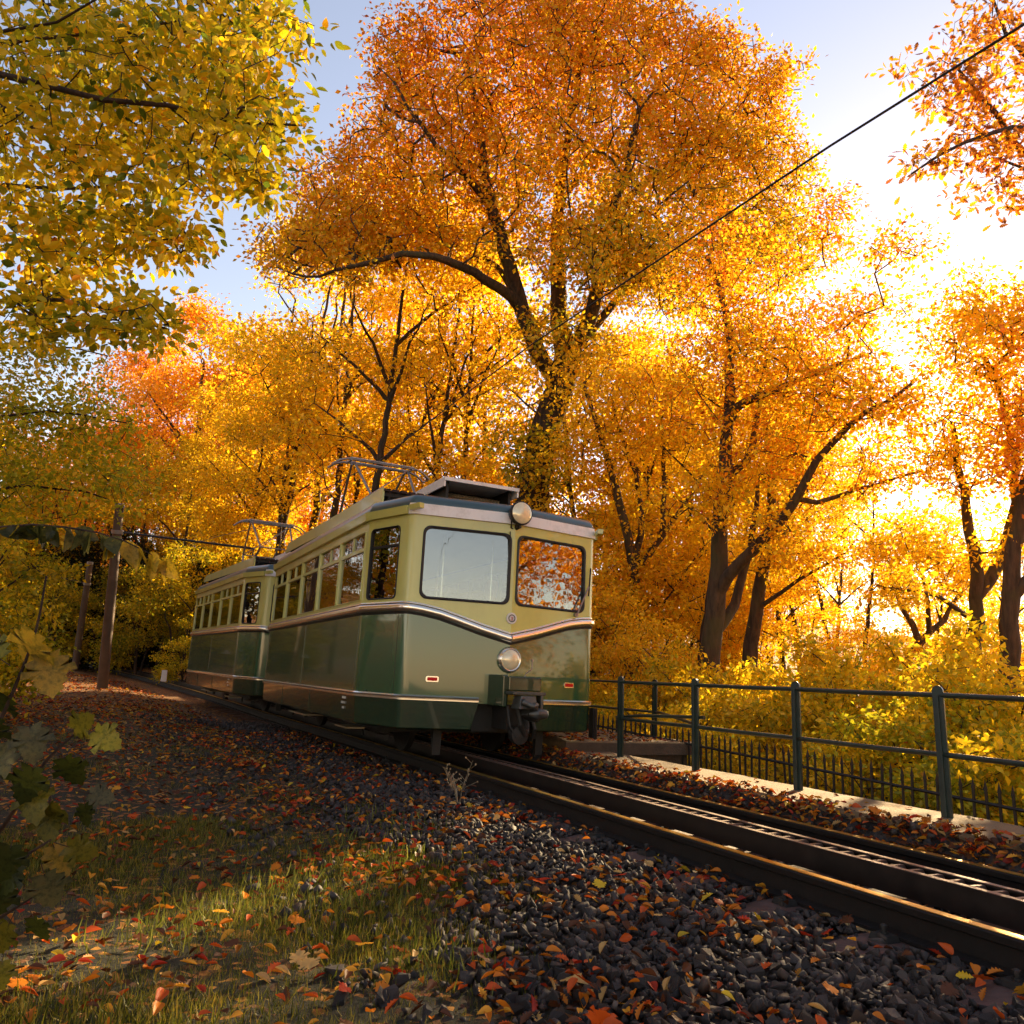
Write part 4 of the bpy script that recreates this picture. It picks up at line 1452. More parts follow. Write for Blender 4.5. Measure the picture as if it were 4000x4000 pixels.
# --- the great oak behind the tram
def great_oak():
    d0 = 23.0
    t = Tree()
    def L(pts): return [at(u, v, d0 + dd) for u, v, dd in pts]
    bse = at(2000, 2330, d0)
    bse[2] = float(gz(bse[0], bse[1])) - .2
    tr = t.limb([bse] + L([(2030, 2150, 0), (2075, 1930, 0), (2095, 1820, 0), (2125, 1700, 0), (2165, 1580, 0), (2195, 1490, 0), (2215, 1400, 0)]), .62, .40, step=.5)
    top = tr[-1]
    k = tr[-3]
    l1 = t.limb(L([(2195, 1490, 0), (2120, 1420, -.3), (2070, 1300, -.8), (2035, 1180, -1), (1990, 1060, -1.2), (1960, 940, -1.4), (1915, 800, -1.2), (1890, 640, -1), (1870, 480, -.6), (1840, 320, -.3), (1800, 180, 0)]), .27, .05, k)
    l2 = t.limb(L([(2215, 1400, 0), (2180, 1250, .4), (2180, 1100, .6), (2175, 950, .8), (2180, 800, .8), (2200, 640, .6), (2230, 480, .4), (2260, 320, .2), (2270, 160, 0)]), .30, .05, top)
    l3 = t.limb(L([(2215, 1400, 0), (2290, 1290, -.4), (2330, 1150, -.8), (2350, 1000, -1.2), (2390, 850, -1.6), (2450, 660, -2), (2480, 480, -2)]), .26, .05, top)
    l4 = t.limb(L([(2225, 1380, 0), (2320, 1280, .5), (2400, 1180, 1), (2440, 1120, 1.2), (2520, 1090, 1.5), (2640, 1060, 2)]), .18, .04, top)
    l5 = t.limb(L([(2035, 1180, -1), (1960, 1130, -1.5), (1850, 1060, -2), (1740, 1010, -2.5), (1640, 985, -2.8), (1520, 1005, -3), (1380, 1040, -3.2), (1250, 1080, -3.2)]), .16, .03, t.nearest(at(2035, 1180, d0 - 1)))
    l6 = t.limb(L([(2050, 1210, -1), (1980, 1090, -.2), (1900, 1010, .4), (1820, 960, 1), (1700, 940, 1.5), (1560, 960, 2)]), .12, .03, t.nearest(at(2050, 1210, d0 - 1)))
    l7 = t.limb(L([(2350, 1000, -1.2), (2420, 820, -.6), (2500, 730, 0), (2620, 640, .4), (2760, 560, .8), (2900, 500, 1)]), .15, .03, t.nearest(at(2350, 1000, d0 - 1.2)))
    l8 = t.limb(L([(2180, 800, .8), (2300, 640, 2), (2420, 500, 2.6), (2560, 360, 3), (2680, 240, 3)]), .12, .03, t.nearest(at(2180, 800, d0 + .8)))
    l9 = t.limb(L([(1915, 800, -1.2), (1820, 690, -1.6), (1700, 560, -2), (1600, 440, -2), (1540, 320, -2)]), .11, .03, t.nearest(at(1915, 800, d0 - 1.2)))
    l10 = t.limb(L([(1940, 880, -1.2), (1840, 655, .5), (1760, 660, 1), (1640, 690, 1.4), (1500, 660, 1.6), (1400, 640, 1.8)]), .09, .03, t.nearest(at(1940, 880, d0 - 1.2)))
    spec = [(2200, 300, 620, 430, 4.2, 0, 2.6), (2150, 40, 600, 260, 3.5, 0, 1.5), (1660, 560, 360, 330, 3, -.5, 1.1), (1560, 250, 130, 240, 1.6, -.5, .35), (1400, 760, 300, 220, 2.6, -.5, .7), (1300, 960, 320, 170, 2.4, -1.5, .65), (1650, 900, 330, 160, 2.6, 0, .6), (1900, 900, 260, 200, 2.5, -.5, .35), (2760, 380, 330, 330, 3.2, .8, 1.1), (2900, 680, 330, 300, 3.2, .8, 1.2), (2950, 950, 260, 220, 2.6, .8, .7), (2500, 780, 360, 330, 4, 0, 1.3), (2350, 980, 330, 180, 3.2, -1.5, .8), (2580, 1100, 330, 160, 3, 1, .6), (2050, 620, 300, 300, 4, 0, .8), (2800, 160, 130, 100, 1.5, .5, .15), (3040, 300, 110, 130, 1.2, .5, .15), (2200, 1300, 240, 120, 2, -1.4, .18), (2080, 1720, 190, 70, 1.5, -1.2, .12), (2130, 1850, 170, 60, 1.3, -1, .08)]
    A = px_points(spec, d0, 4600)
    t.grow(A, step=.45, rise=.35, wobble=.12)
    zmid = at(2200, 700, d0)[2]
    ax = np.array(_CM[:, 0])
    def hue(Q):
        lat = (Q - at(2150, 700, d0)) @ ax
        return .38 + .045 * (Q[:, 2] - zmid) - .022 * lat
    finish_tree('oak_tree', 'huge spreading oak with orange and russet crown towering behind the tram', 'tree', t, bse,
                dict(per=23, spread=.20, size=.145, palette=pal((.36, .32, .012), (.80, .48, .012), (.76, .38, .010), (.70, .26, .008), (.58, .15, .008), (.38, .06, .007)), tmpl=T_SIMPLE, hue=hue, noise_s=.25, var=.5), M['bark'], bark_kw=dict(tip_r=.0115, expo=.42))
great_oak()

# --- traced trees on the valley side
def traced(name, label, d0, base, limbs, spec, n, crown, bark='bark_smooth', grow={}, bark_kw={}, cat='tree', group=None):
    t = Tree()
    ids = None
    for i, (pts, r0, r1) in enumerate(limbs):
        P = [at(u, v, d0 + dd) for u, v, dd in pts]
        if i == 0:
            b = at(base[0], base[1], d0)
            b[2] = min(b[2], float(gz(b[0], b[1]))) - .25
            P = [b] + P
            t.limb(P, r0, r1)
        else:
            t.limb(P, r0, r1, t.nearest(P[0]))
    A = px_points(spec, d0, n)
    t.grow(A, **dict(dict(step=.4, rise=.3, wobble=.14), **grow))
    return finish_tree(name, label, cat, t, b, crown, M[bark], group, bark_kw)

P_BEECH = pal(GY, YL, YL, YO, OR, RD)
traced('beech_tree', 'tall grey beech with forked trunk and orange sprays, rising behind the railing', 15.5, (2745, 2830),
       [([(2760, 2700, 0), (2790, 2500, 0), (2800, 2200, 0), (2820, 1900, .2), (2850, 1650, .4), (2860, 1450, .5), (2850, 1250, .5), (2810, 1100, .4), (2760, 1000, .2)], .25, .05),
        ([(2800, 2300, 0), (2900, 2180, -.5), (3020, 2080, -.9), (3110, 1990, -1.2), (3140, 1850, -1.4), (3260, 1700, -1.6), (3420, 1580, -1.8), (3560, 1500, -2)], .13, .03),
        ([(2790, 2480, 0), (2880, 2360, .3), (2900, 2230, .4), (2950, 2080, .6), (2960, 1900, .8)], .12, .04),
        ([(2850, 1600, .3), (2960, 1540, -.3), (3100, 1500, -.8), (3260, 1420, -1), (3400, 1380, -1.2)], .09, .02),
        ([(2820, 1900, .2), (2950, 1780, .6), (2960, 1550, 1), (3000, 1400, 1.2), (3050, 1250, 1.4)], .09, .03),
        ([(3110, 1990, -1.2), (3300, 1920, -1), (3480, 1880, -.8), (3600, 1840, -.8)], .05, .02)],
       [(2850, 1050, 330, 260, 2, .3, .8), (3100, 1350, 380, 200, 2.2, -.5, 1.0), (3330, 1560, 330, 170, 1.8, -1.5, .9), (3050, 1750, 300, 190, 2, 0, .8), (2700, 1500, 250, 260, 2, .4, .5), (3300, 1850, 300, 130, 1.6, -1, .5), (2800, 1950, 130, 130, 1.2, -.6, .25), (3250, 900, 100, 180, 1, 1, .22), (3500, 960, 170, 70, 1, -1, .12), (3080, 2080, 200, 110, 1.4, -.5, .25), (3380, 1200, 190, 90, 1.2, .0, .2)],
       1150, dict(per=22, spread=.20, size=.105, palette=P_BEECH, noise_s=.55, var=.4, up=1.1, hue=lambda Q: .46 + .03 * (Q[:, 2] - 5)), bark_kw=dict(tip_r=.006))
traced('beech_tree', 'straight leaning beech trunk just behind the forked beech, yellow leaves', 18.5, (2915, 2760),
       [([(2925, 2600, 0), (2960, 2350, 0), (3000, 2100, 0), (3020, 1900, .3), (2990, 1650, .5), (2960, 1450, .6)], .22, .05),
        ([(2960, 2380, 0), (3060, 2300, -.6), (3200, 2220, -1), (3300, 2160, -1.2)], .06, .02),
        ([(3000, 2100, 0), (3100, 1950, .6), (3150, 1700, 1), (3180, 1500, 1.2)], .10, .03)],
       [(3000, 1500, 280, 260, 2.4, .5, 1), (3150, 2150, 240, 90, 1.5, -1, .4), (2900, 1850, 180, 150, 1.8, .5, .4), (3200, 1750, 220, 200, 2, 1, .6)],
       520, dict(per=20, spread=.24, size=.12, palette=pal(GY, YL, YL, YO, OR), noise_s=.5), bark_kw=dict(tip_r=.006))
traced('beech_tree', 'ivy clad slim trunk beside the platform railing under yellow leaves', 20.5, (2480, 2700),
       [([(2480, 2600, 0), (2490, 2400, 0), (2480, 2200, 0), (2440, 2050, 0), (2390, 1850, .3), (2330, 1650, .5), (2280, 1500, .5)], .20, .05),
        ([(2480, 2230, 0), (2600, 2080, .4), (2700, 1930, .6), (2780, 1800, .6)], .10, .03),
        ([(2480, 2200, 0), (2510, 2050, .5), (2500, 1900, .8), (2420, 1700, 1), (2390, 1550, 1)], .10, .03),
        ([(2590, 2100, .4), (2600, 1850, .8), (2580, 1650, 1), (2620, 1450, 1.2)], .08, .03)],
       [(2450, 1500, 300, 180, 2.4, .6, 1), (2620, 1650, 200, 220, 2, 1, .7), (2330, 1750, 200, 140, 2, 0, .4), (2480, 2350, 60, 160, .4, 0, .35)],
       620, dict(per=20, spread=.26, size=.125, palette=pal(GY, YL, YL, YO, OR), noise_s=.5), bark_kw=dict(tip_r=.006))
traced('beech_tree', 'dark forked trunk with yellow crown at the sunny end of the railing', 14.5, (3780, 2850),
       [([(3785, 2700, 0), (3800, 2500, 0), (3830, 2330, 0), (3830, 2200, 0), (3770, 2050, .3), (3760, 1850, .5), (3720, 1650, .5)], .19, .05),
        ([(3830, 2330, 0), (3900, 2210, .3), (3960, 2050, .4), (3980, 1850, .5), (3930, 1600, .4), (3850, 1400, .3)], .12, .04),
        ([(3790, 2450, 0), (3700, 2330, -.5), (3560, 2300, -.8), (3440, 2290, -1)], .05, .02)],
       [(3800, 1300, 220, 260, 1.8, .2, 1.1), (3720, 1750, 230, 220, 1.8, 0, .7), (3950, 1650, 180, 300, 1.8, .3, .7), (4050, 1250, 150, 200, 1.5, 0, .5), (3500, 2280, 160, 70, 1, -.8, .25), (3900, 2080, 200, 110, 1.4, -.4, .3)],
       620, dict(per=20, spread=.20, size=.10, palette=pal(GY, YL, YL, YO, OR), noise_s=.55), bark_kw=dict(tip_r=.006))
traced('beech_tree', 'thick dark trunk at the railing end, partly hidden by red leaved shrubs', 13.0, (3945, 2900),
       [([(3945, 2700, 0), (3945, 2400, 0), (3960, 2100, .2), (4020, 1850, .4), (4090, 1500, .5)], .20, .07),
        ([(3945, 2350, 0), (4050, 2250, 0), (4150, 2100, 0)], .12, .04)],
       [(4080, 1700, 180, 260, 1.6, .3, 1), (4150, 1300, 200, 250, 1.6, .4, .6)],
       220, dict(per=18, spread=.2, size=.10, palette=pal(YL, YO, OR, RD), noise_s=.5), bark_kw=dict(tip_r=.006))
traced('crooked_tree', 'crooked low forked tree bending over the undergrowth', 19.0, (3480, 2760),
       [([(3500, 2680, 0), (3540, 2560, 0), (3620, 2500, 0), (3680, 2440, .2), (3700, 2380, .3), (3740, 2330, .4)], .17, .04),
        ([(3620, 2500, 0), (3540, 2430, .2), (3500, 2330, .4), (3480, 2250, .5)], .09, .03),
        ([(3650, 2470, 0), (3620, 2380, -.3), (3610, 2280, -.4)], .07, .03)],
       [(3560, 2120, 260, 130, 1.6, .3, 1), (3780, 2230, 140, 120, 1.3, .4, .5)],
       230, dict(per=20, spread=.24, size=.12, palette=pal(GY, YL, YL, YO), noise_s=.5), bark_kw=dict(tip_r=.006))

# --- near oak boughs hanging in from the valley side, top corner
traced('oak_tree', 'sparse oak boughs with brown lobed leaves against the white sky', 8.6, (4700, 3000),
       [([(4600, 2300, .5), (4450, 1500, .5), (4350, 900, .4), (4250, 500, .2), (4180, 200, 0)], .22, .07),
        ([(4330, 860, .4), (4100, 640, .2), (3960, 560, 0), (3860, 450, -.3), (3800, 330, -.5), (3720, 240, -.6)], .06, .012),
        ([(4300, 720, .4), (4050, 280, .4), (3940, 160, .4), (3880, 0, .5)], .05, .015),
        ([(4340, 900, .4), (4120, 480, -.4), (3980, 470, -.7), (3820, 520, -1), (3660, 610, -1.2), (3560, 680, -1.3)], .045, .01),
        ([(4360, 1000, .4), (4150, 780, 0), (4000, 640, -.2), (3900, 620, -.3)], .04, .012)],
       [(3900, 180, 240, 230, 1.0, 0, 1), (3760, 360, 200, 200, .9, -.4, .8), (3900, 560, 220, 170, .9, -.4, .9), (3640, 620, 150, 70, .5, -1.2, .2), (3560, 270, 110, 50, .4, -.6, .1), (3880, 780, 150, 90, .8, -.3, .3), (4100, 300, 150, 350, 1, .2, .6)],
       330, dict(per=8, spread=.075, size=.085, palette=pal(GY, YO, OR, BR, RD), tmpl=T_OAK, noise_s=.4, var=.6), 'bark', grow=dict(step=.16, rise=.0, wobble=.12), bark_kw=dict(tip_r=.0022, minr=.0018))

# --- near boughs hanging over the lawn from a tree beside the camera
traced('hornbeam_tree', 'yellow hornbeam boughs arching over the lawn, their big leaves close by', 5.6, (-1500, 3500),
       [([(-1450, 2700, 0), (-1350, 1900, 0), (-1150, 1100, 0), (-900, 300, 0), (-700, -300, 0)], .16, .06),
        ([(-1150, 1100, 0), (-500, 350, -.3), (0, 250, -.6), (200, 330, -.7), (420, 410, -.8), (700, 450, -.8), (1000, 480, -.6), (1180, 490, -.5)], .045, .006),
        ([(-1150, 1100, 0), (-400, 250, .8), (0, 365, .6), (90, 450, .5), (180, 600, .4), (320, 670, .3), (520, 730, .3), (800, 745, .3)], .03, .006),
        ([(-900, 300, 0), (-300, 160, -.6), (0, 112, -.9), (240, 90, -1), (330, 50, -1), (420, -30, -1)], .02, .006),
        ([(-900, 300, 0), (-300, 160, .2), (0, 170, .2), (260, 165, 0), (560, 110, -.2), (700, 80, -.3)], .02, .006),
        ([(-1200, 1300, 0), (-500, 800, .4), (0, 680, .4), (130, 740, .3), (330, 745, .2), (600, 730, .1)], .03, .006),
        ([(-1350, 1900, 0), (-600, 1250, -.2), (0, 1165, -.4), (240, 1150, -.5), (320, 1190, -.6), (520, 1260, -.7), (660, 1290, -.7)], .035, .006),
        ([(700, 450, -.8), (800, 620, -.6), (960, 690, -.4), (1040, 740, -.3)], .014, .005),
        ([(-900, 300, 0), (0, -150, .6), (500, -50, .6), (850, 40, .4), (1050, 120, .2)], .03, .006),
        ([(320, 670, .3), (480, 850, .1), (620, 900, 0), (760, 960, -.1)], .012, .005)],
       [(250, 180, 420, 300, 1.2, 0, 1.2), (650, 180, 380, 280, 1.1, 0, 1.1), (950, 130, 300, 250, 1.0, 0, .9), (950, 430, 240, 200, .9, -.4, .7), (250, 600, 420, 330, 1.2, .2, 1.2), (680, 620, 360, 260, 1.1, 0, 1.0), (200, 1000, 330, 230, 1.0, 0, 1.0), (560, 900, 260, 150, .9, 0, .7), (480, 1240, 220, 90, .5, -.6, .5), (250, 400, 500, 400, 1.0, 2.2, 1.0), (800, 500, 380, 300, 1.0, 2.0, .8), (150, 1230, 200, 130, .8, -.3, .35), (980, 690, 140, 100, .6, -.3, .2), (-300, 500, 300, 700, 1.2, .3, .9)],
       1050, dict(per=13, spread=.085, size=.072, palette=pal(G, GY, (.72, .52, .016), YL, YO, OR), tmpl=T_BEECH, noise_s=.5, var=.5, keep=290, hue=lambda Q: .37 + 0 * Q[:, 0]), 'twig', grow=dict(step=.13, rise=.0, wobble=.10), bark_kw=dict(tip_r=.0030, minr=.0022))

traced('lime_tree', 'small leaved green and yellow lime boughs behind the hornbeam, above the far lawn', 9.5, (-1300, 2900),
       [([(-1200, 2300, 0), (-1000, 1900, 0), (-700, 1600, 0)], .13, .06),
        ([(-1000, 1900, 0), (-400, 1700, -.3), (0, 1620, -.5), (250, 1600, -.5), (480, 1650, -.4)], .04, .008),
        ([(-1000, 1900, 0), (-400, 1950, .2), (0, 1900, .2), (250, 1880, .2), (450, 1960, .2)], .04, .008),
        ([(-700, 1600, 0), (-200, 1400, .3), (150, 1330, .3), (420, 1390, .3)], .03, .008)],
       [(50, 1620, 330, 170, 1.0, -.3, 1), (330, 1650, 240, 150, .8, -.2, .7), (80, 1880, 380, 170, 1.0, .2, 1.1), (420, 1880, 200, 170, .8, .2, .5), (120, 1380, 330, 130, .9, .3, .8), (-300, 1700, 250, 400, 1, 0, .8), (30, 2080, 240, 90, .7, .1, .4)],
       560, dict(per=16, spread=.13, size=.062, palette=pal(G, GY, GY, YL, YO), tmpl=T_OVATE, noise_s=.5, var=.5), 'twig', grow=dict(step=.2, rise=.0, wobble=.12), bark_kw=dict(tip_r=.0025, minr=.002))

# --- forest around: a few kinds grown once, then planted one by one
def proto(name, h, r, z0, n, per, spread, size, palette, trunk_r, lean=.0, limbs=0, noise_s=.5, tip_r=.006, stems=1, bark='bark', rise=.5, nb=11, fr=.62, fz=.16):
    t = Tree()
    for s in range(stems):
        a = rng.random() * 6.28
        k = .25 * (stems > 1)
        top = h * (.8 if stems == 1 else .6 + .2 * rng.random())
        t.limb([(math.cos(a) * k * .3, math.sin(a) * k * .3, -.5), (math.cos(a) * k + lean * .2, math.sin(a) * k, h * .25), (math.cos(a) * k * 2.5 + lean * .6 + rng.normal(0, .15), math.sin(a) * k * 2.5 + rng.normal(0, .15), h * .5), (math.cos(a) * k * 4 + lean, math.sin(a) * k * 4, top)], trunk_r, trunk_r * .22)
    for s in range(limbs):
        a = 6.28 * s / limbs + rng.random()
        zz = h * (.35 + .3 * rng.random())
        b = t.nearest((lean * .5, 0, zz))
        p = t.p[b]
        q = r * .75
        t.limb([p, p + np.array([math.cos(a) * q * .4, math.sin(a) * q * .4, q * .45]), p + np.array([math.cos(a) * q, math.sin(a) * q, q * .9])], trunk_r * .42, trunk_r * .12, b)
    blobs = []
    for k in range(nb):
        a = rng.random() * 6.28
        f = (k + .5) / nb
        zc = z0 + (h - z0) * f
        prof = math.sin(PI * (f * .78 + .18)) ** .7
        rr = r * prof
        blobs.append(((math.cos(a) * rr * (1.05 - fr) * 1.15 + lean * f, math.sin(a) * rr * (1.05 - fr) * 1.15, zc), (rr * fr, rr * fr, (h - z0) * fz), .4 + prof))
    t.grow(blob_points(blobs, n), step=.4, rise=rise, wobble=.13)
    bm = t.bark('trunk', tip_r=tip_r)
    cm = t.foliage('crown', per, spread, size, palette, noise_s=noise_s)
    root = thing(name, 'x', 'tree')
    new_obj('trunk', bm, M[bark], root)
    new_obj('crown', cm, M['leaf'], root)
    return root

PROTO = {
    'maple': proto('maple_tree', 13, 3.2, 3.2, 640, 20, .26, .16, pal(GY, YL, YL, YO), .17, .4, 4, nb=20, fr=.42, fz=.07),
    'maple_thin': proto('maple_tree', 13, 2.7, 4.0, 420, 13, .28, .15, pal(YL, YL, YO), .14, -.6, 6, nb=20, fr=.42, fz=.07),
    'maple_slim': proto('maple_tree', 11, 2.4, 3.4, 300, 14, .24, .14, pal(GY, YL, YL, YO), .11, .7, 5, nb=16, fr=.4, fz=.06),
    'beech': proto('beech_tree', 12, 3.8, 2.4, 800, 20, .30, .16, pal(YL, YO, YO, OR, OR), .22, .3, 5, bark='bark_smooth', nb=20, fr=.46, fz=.08),
    'under': proto('hazel_tree', 5.5, 2.3, .7, 480, 19, .20, .125, pal(G, GY, YL, YL), .07, .3, 2, stems=3, nb=18, fr=.42, fz=.07),
    'under_y': proto('field_maple', 5.4, 2.4, .6, 520, 18, .20, .125, pal(GY, YL, YL, YO, YO), .08, .2, 3, stems=2, nb=20, fr=.40, fz=.06),
    'shade_bush': proto('shade_painted_bush', 5.0, 2.0, .2, 620, 18, .20, .12, pal((.010, .014, .003), (.02, .026, .004), (.05, .05, .006)), .09, .1, 2, stems=2),  # added bushes, hillside shade put into their near-black leaf colour
    'shrub': proto('shrub', 1.9, 1.1, .15, 170, 17, .11, .085, pal(G, GY, YL, YL, YO), .02, .1, 0, stems=4, tip_r=.004, nb=14, fr=.4, fz=.08),
    'shrub_g': proto('shrub', 1.8, 1.1, .1, 170, 17, .11, .085, pal(G, GY, GY, YL, RD), .02, .1, 0, stems=4, tip_r=.004, nb=14, fr=.4, fz=.08),
}
USED = set()
def plant(kind, x, y, scale, label, group=None, tint=(1, 1, 1), cat='tree', sink=0.0, z=None, lean=.05):
    src = PROTO[kind]
    o = src if kind not in USED else copy_tree(src)
    USED.add(kind)
    zz = float(gz(x, y)) if z is None else z
    o.location = (x, y, zz - .05 - sink)
    o.rotation_euler = (-lean + rng.normal(0, .03), rng.normal(0, .03), rng.random() * 6.28)
    sc = scale * (.93 + .14 * rng.random())
    o.scale = (sc * (.92 + .16 * rng.random()), sc * (.92 + .16 * rng.random()), sc)
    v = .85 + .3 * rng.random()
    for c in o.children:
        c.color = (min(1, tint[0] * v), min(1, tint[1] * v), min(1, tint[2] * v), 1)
    o['label'] = label
    o['category'] = cat
    if group: o['group'] = group
    elif 'group' in o: del o['group']
    return o
MARKS = [(60, 'near the small sign'), (250, 'behind the shorter mast'), (430, 'behind the tall mast'), (640, 'behind the white marker stone'), (800, 'beside the rear railcar tail'), (1000, 'behind the rear pantograph'), (1200, 'over the gap between railcars'), (1450, 'behind the front pantograph'), (1700, 'behind the roof board'), (1900, 'behind the roof resistor box'), (2070, 'beside the great oak trunk'), (2300, 'beside the railcar nose'), (2480, 'by the ivy clad trunk'), (2760, 'by the forked grey beech'), (2950, 'by the leaning beech trunk'), (3300, 'between beeches and crooked tree'), (3560, 'by the crooked low tree'), (3790, 'by the dark forked trunk'), (3980, 'by the thick dark trunk')]
def plant_px(kind, u, d, scale, label, group=None, **kw):
    p = at(u, 2450, d)
    label = label + ', ' + min(MARKS, key=lambda m: abs(m[0] - u))[1]
    return plant(kind, p[0], p[1], scale, label, group, **kw)

# slim maples right behind the two cars
for u, d, sc in ((1040, 30, 1.3), (1180, 32, 1.4), (1270, 29, 1.28), (1400, 23.5, 1.12), (1480, 27, 1.25), (1610, 24, 1.12), (1690, 30, 1.3), (1780, 26, 1.15), (1890, 29, 1.1), (930, 36, 1.45)):
    plant_px('maple_thin', u, d, sc, 'slim bare stemmed yellow maple on the bank', 'slim maples behind the railcars')
for u, d, sc in ((1060, 29, .85), (960, 30, .85), (1330, 31, .85), (1560, 33, .9)):
    plant_px('maple', u, d, sc, 'bright yellow leafy full crowned maple', 'bright maples above the second railcar')
# hillside wood beyond the bend of the track
for u, d, sc in ((120, 46, 1.1), (330, 44, 1.2), (520, 47, 1.3), (700, 43, 1.22), (860, 45, 1.2), (1010, 42, 1.1), (220, 55, 1.3), (620, 56, 1.4), (980, 54, 1.35), (-60, 42, 1.0), (1200, 48, 1.2)):
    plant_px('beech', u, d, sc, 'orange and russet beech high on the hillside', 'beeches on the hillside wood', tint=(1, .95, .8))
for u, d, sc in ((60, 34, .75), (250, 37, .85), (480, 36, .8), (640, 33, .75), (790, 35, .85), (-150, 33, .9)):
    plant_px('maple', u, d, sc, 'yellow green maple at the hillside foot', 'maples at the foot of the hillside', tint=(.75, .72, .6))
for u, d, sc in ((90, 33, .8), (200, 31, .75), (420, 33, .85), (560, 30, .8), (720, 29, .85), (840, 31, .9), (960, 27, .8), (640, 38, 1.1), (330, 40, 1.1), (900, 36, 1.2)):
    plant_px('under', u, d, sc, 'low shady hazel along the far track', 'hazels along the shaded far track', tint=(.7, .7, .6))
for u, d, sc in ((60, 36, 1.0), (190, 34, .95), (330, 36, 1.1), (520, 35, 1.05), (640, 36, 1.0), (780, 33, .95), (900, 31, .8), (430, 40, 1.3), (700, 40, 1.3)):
    plant_px('shade_bush', u, d, sc, 'added bush with shade put into its near black leaves', 'shade coloured bushes beyond the bend')
plant_px('under', 745, 25.5, .42, 'light green young hazel bush by the rails', tint=(1, 1, .9))
# understorey on the bank behind the train, on both sides of the great oak
for u, d, sc in ((1250, 20, .72), (1450, 20.5, .75), (1660, 20, .8), (1850, 19, .85), (1980, 22, .9), (2150, 18.5, .85), (2260, 21, .95), (1750, 25, 1.1), (2050, 27, 1.2)):
    plant_px('under_y', u, d, sc, 'low yellow field maple thicket on the bank', 'field maples behind the leading railcar')
# understorey and trees on the sunny valley side
for u, d, sc in ((2400, 17, .62), (2560, 15.5, .5), (2650, 21, .85), (2850, 22, .8), (3050, 20, .72), (3330, 18, .55), (3520, 22, .6), (3650, 19, .5), (3880, 20, .55), (3990, 17, .5), (2480, 26, 1.2), (2750, 28, 1.25), (3000, 30, 1.0), (2350, 24, 1.1)):
    plant_px('under_y', u, d, sc, 'glowing low yellow field maple beyond the railing', 'field maples beyond the railing', tint=(1, 1, .9))
for u, d, sc in ((2350, 30, .95), (2620, 33, .95), (2950, 36, .9), (3250, 40, .8), (3600, 44, .8), (3900, 46, .8)):
    plant_px('maple', u, d, sc, 'tall distant yellow maple beyond the railing', 'distant maples beyond the railing')
for u, d, sc in ((2300, 22, 1.0), (2420, 27, 1.1), (2560, 24, 1.0), (2660, 29, 1.15), (2720, 18.5, .85), (2880, 25, 1.0), (3060, 27, 1.0), (3130, 22, .85), (3260, 28, .95), (3360, 22, .7), (3600, 26, .75), (3900, 25, .75)):
    plant_px('maple_slim', u, d, sc, 'slender stemmed yellow maple beyond the railing', 'slender maples beyond the railing')
# shrubs between the picket fence and the trees
k = 0
for y in np.arange(-7.0, 6.5, .62):
    for x, sc in ((3.3 + .5 * rng.random(), .72), (4.6 + .8 * rng.random(), .9), (6.3 + rng.random(), 1.1)):
        k += 1
        if y < -4 and x > 5.5: continue
        kind = 'shrub_g' if (y < -1.0 and rng.random() < .6) else 'shrub'
        lab = 'yellow green leafy shrub growing behind the iron picket fence' if kind == 'shrub' else 'green shrub with scattered red leaves behind the iron picket fence'
        pn = ['first', 'second', 'third', 'fourth', 'fifth', 'sixth'][int(np.argmin([abs(q - y) for q in POSTS]))]
        row = 'just behind' if x < 4 else 'a step behind' if x < 5.6 else 'well behind'
        if y > .4: pn, lab = '', lab.split(' growing')[0].split(' behind')[0] + ' ' + row + ' the picket fence beside the platform'
        else: lab = lab.split(' growing')[0].split(' behind')[0] + ' ' + row + ' the pickets at the ' + pn + ' railing post'
        plant(kind, x, y + rng.normal(0, .2), sc * (.85 + .3 * rng.random()), lab, 'shrubs behind the picket fence' if kind == 'shrub' else 'green shrubs behind the picket fence', cat='shrub')
# trees beside and behind the camera: shade, and what the glass and paint reflect
for x, y, sc, kd in ((-10.5, 5, .8, 'maple'), (-11, 13, .95, 'maple'), (-10, 22, .9, 'maple'), (-13, -2, .9, 'beech'), (-13, 30, 1.0, 'maple'), (-14, 20, 1.0, 'maple'), (-9.5, 9.5, .8, 'beech'), (-14, 4, 1.0, 'maple'), (-8.8, 16.5, .75, 'maple'), (-16, 14, 1.1, 'beech'), (-10, -12, .8, 'maple'), (-17, 8, 1.1, 'beech')):
    plant(kd, x, y, sc, 'broad yellow tree on the grassy bank beside the lawn', 'trees on the bank beside the lawn')
for x, y, sc, kd in ((7.5, -9, .8, 'beech'), (10, -15, .95, 'beech'), (13, -7, .9, 'maple'), (15, -18, 1.0, 'maple'), (8.5, -21, .8, 'beech'), (19, -11, 1.0, 'beech')):
    plant(kd, x, y, sc, 'orange leaved tree on the slope below the railing', 'trees on the slope below the railing')
for u, d, sc in ((-150, 10.5, .66), (120, 13, .62), (-260, 15, .8), (330, 17.5, .6)):
    plant_px('under', u, d, sc, 'small leaved green yellow hazel overhanging the lawn edge', 'hazels at the lawn edge', tint=(.95, .95, .8), sink=0) if u < 0 else None

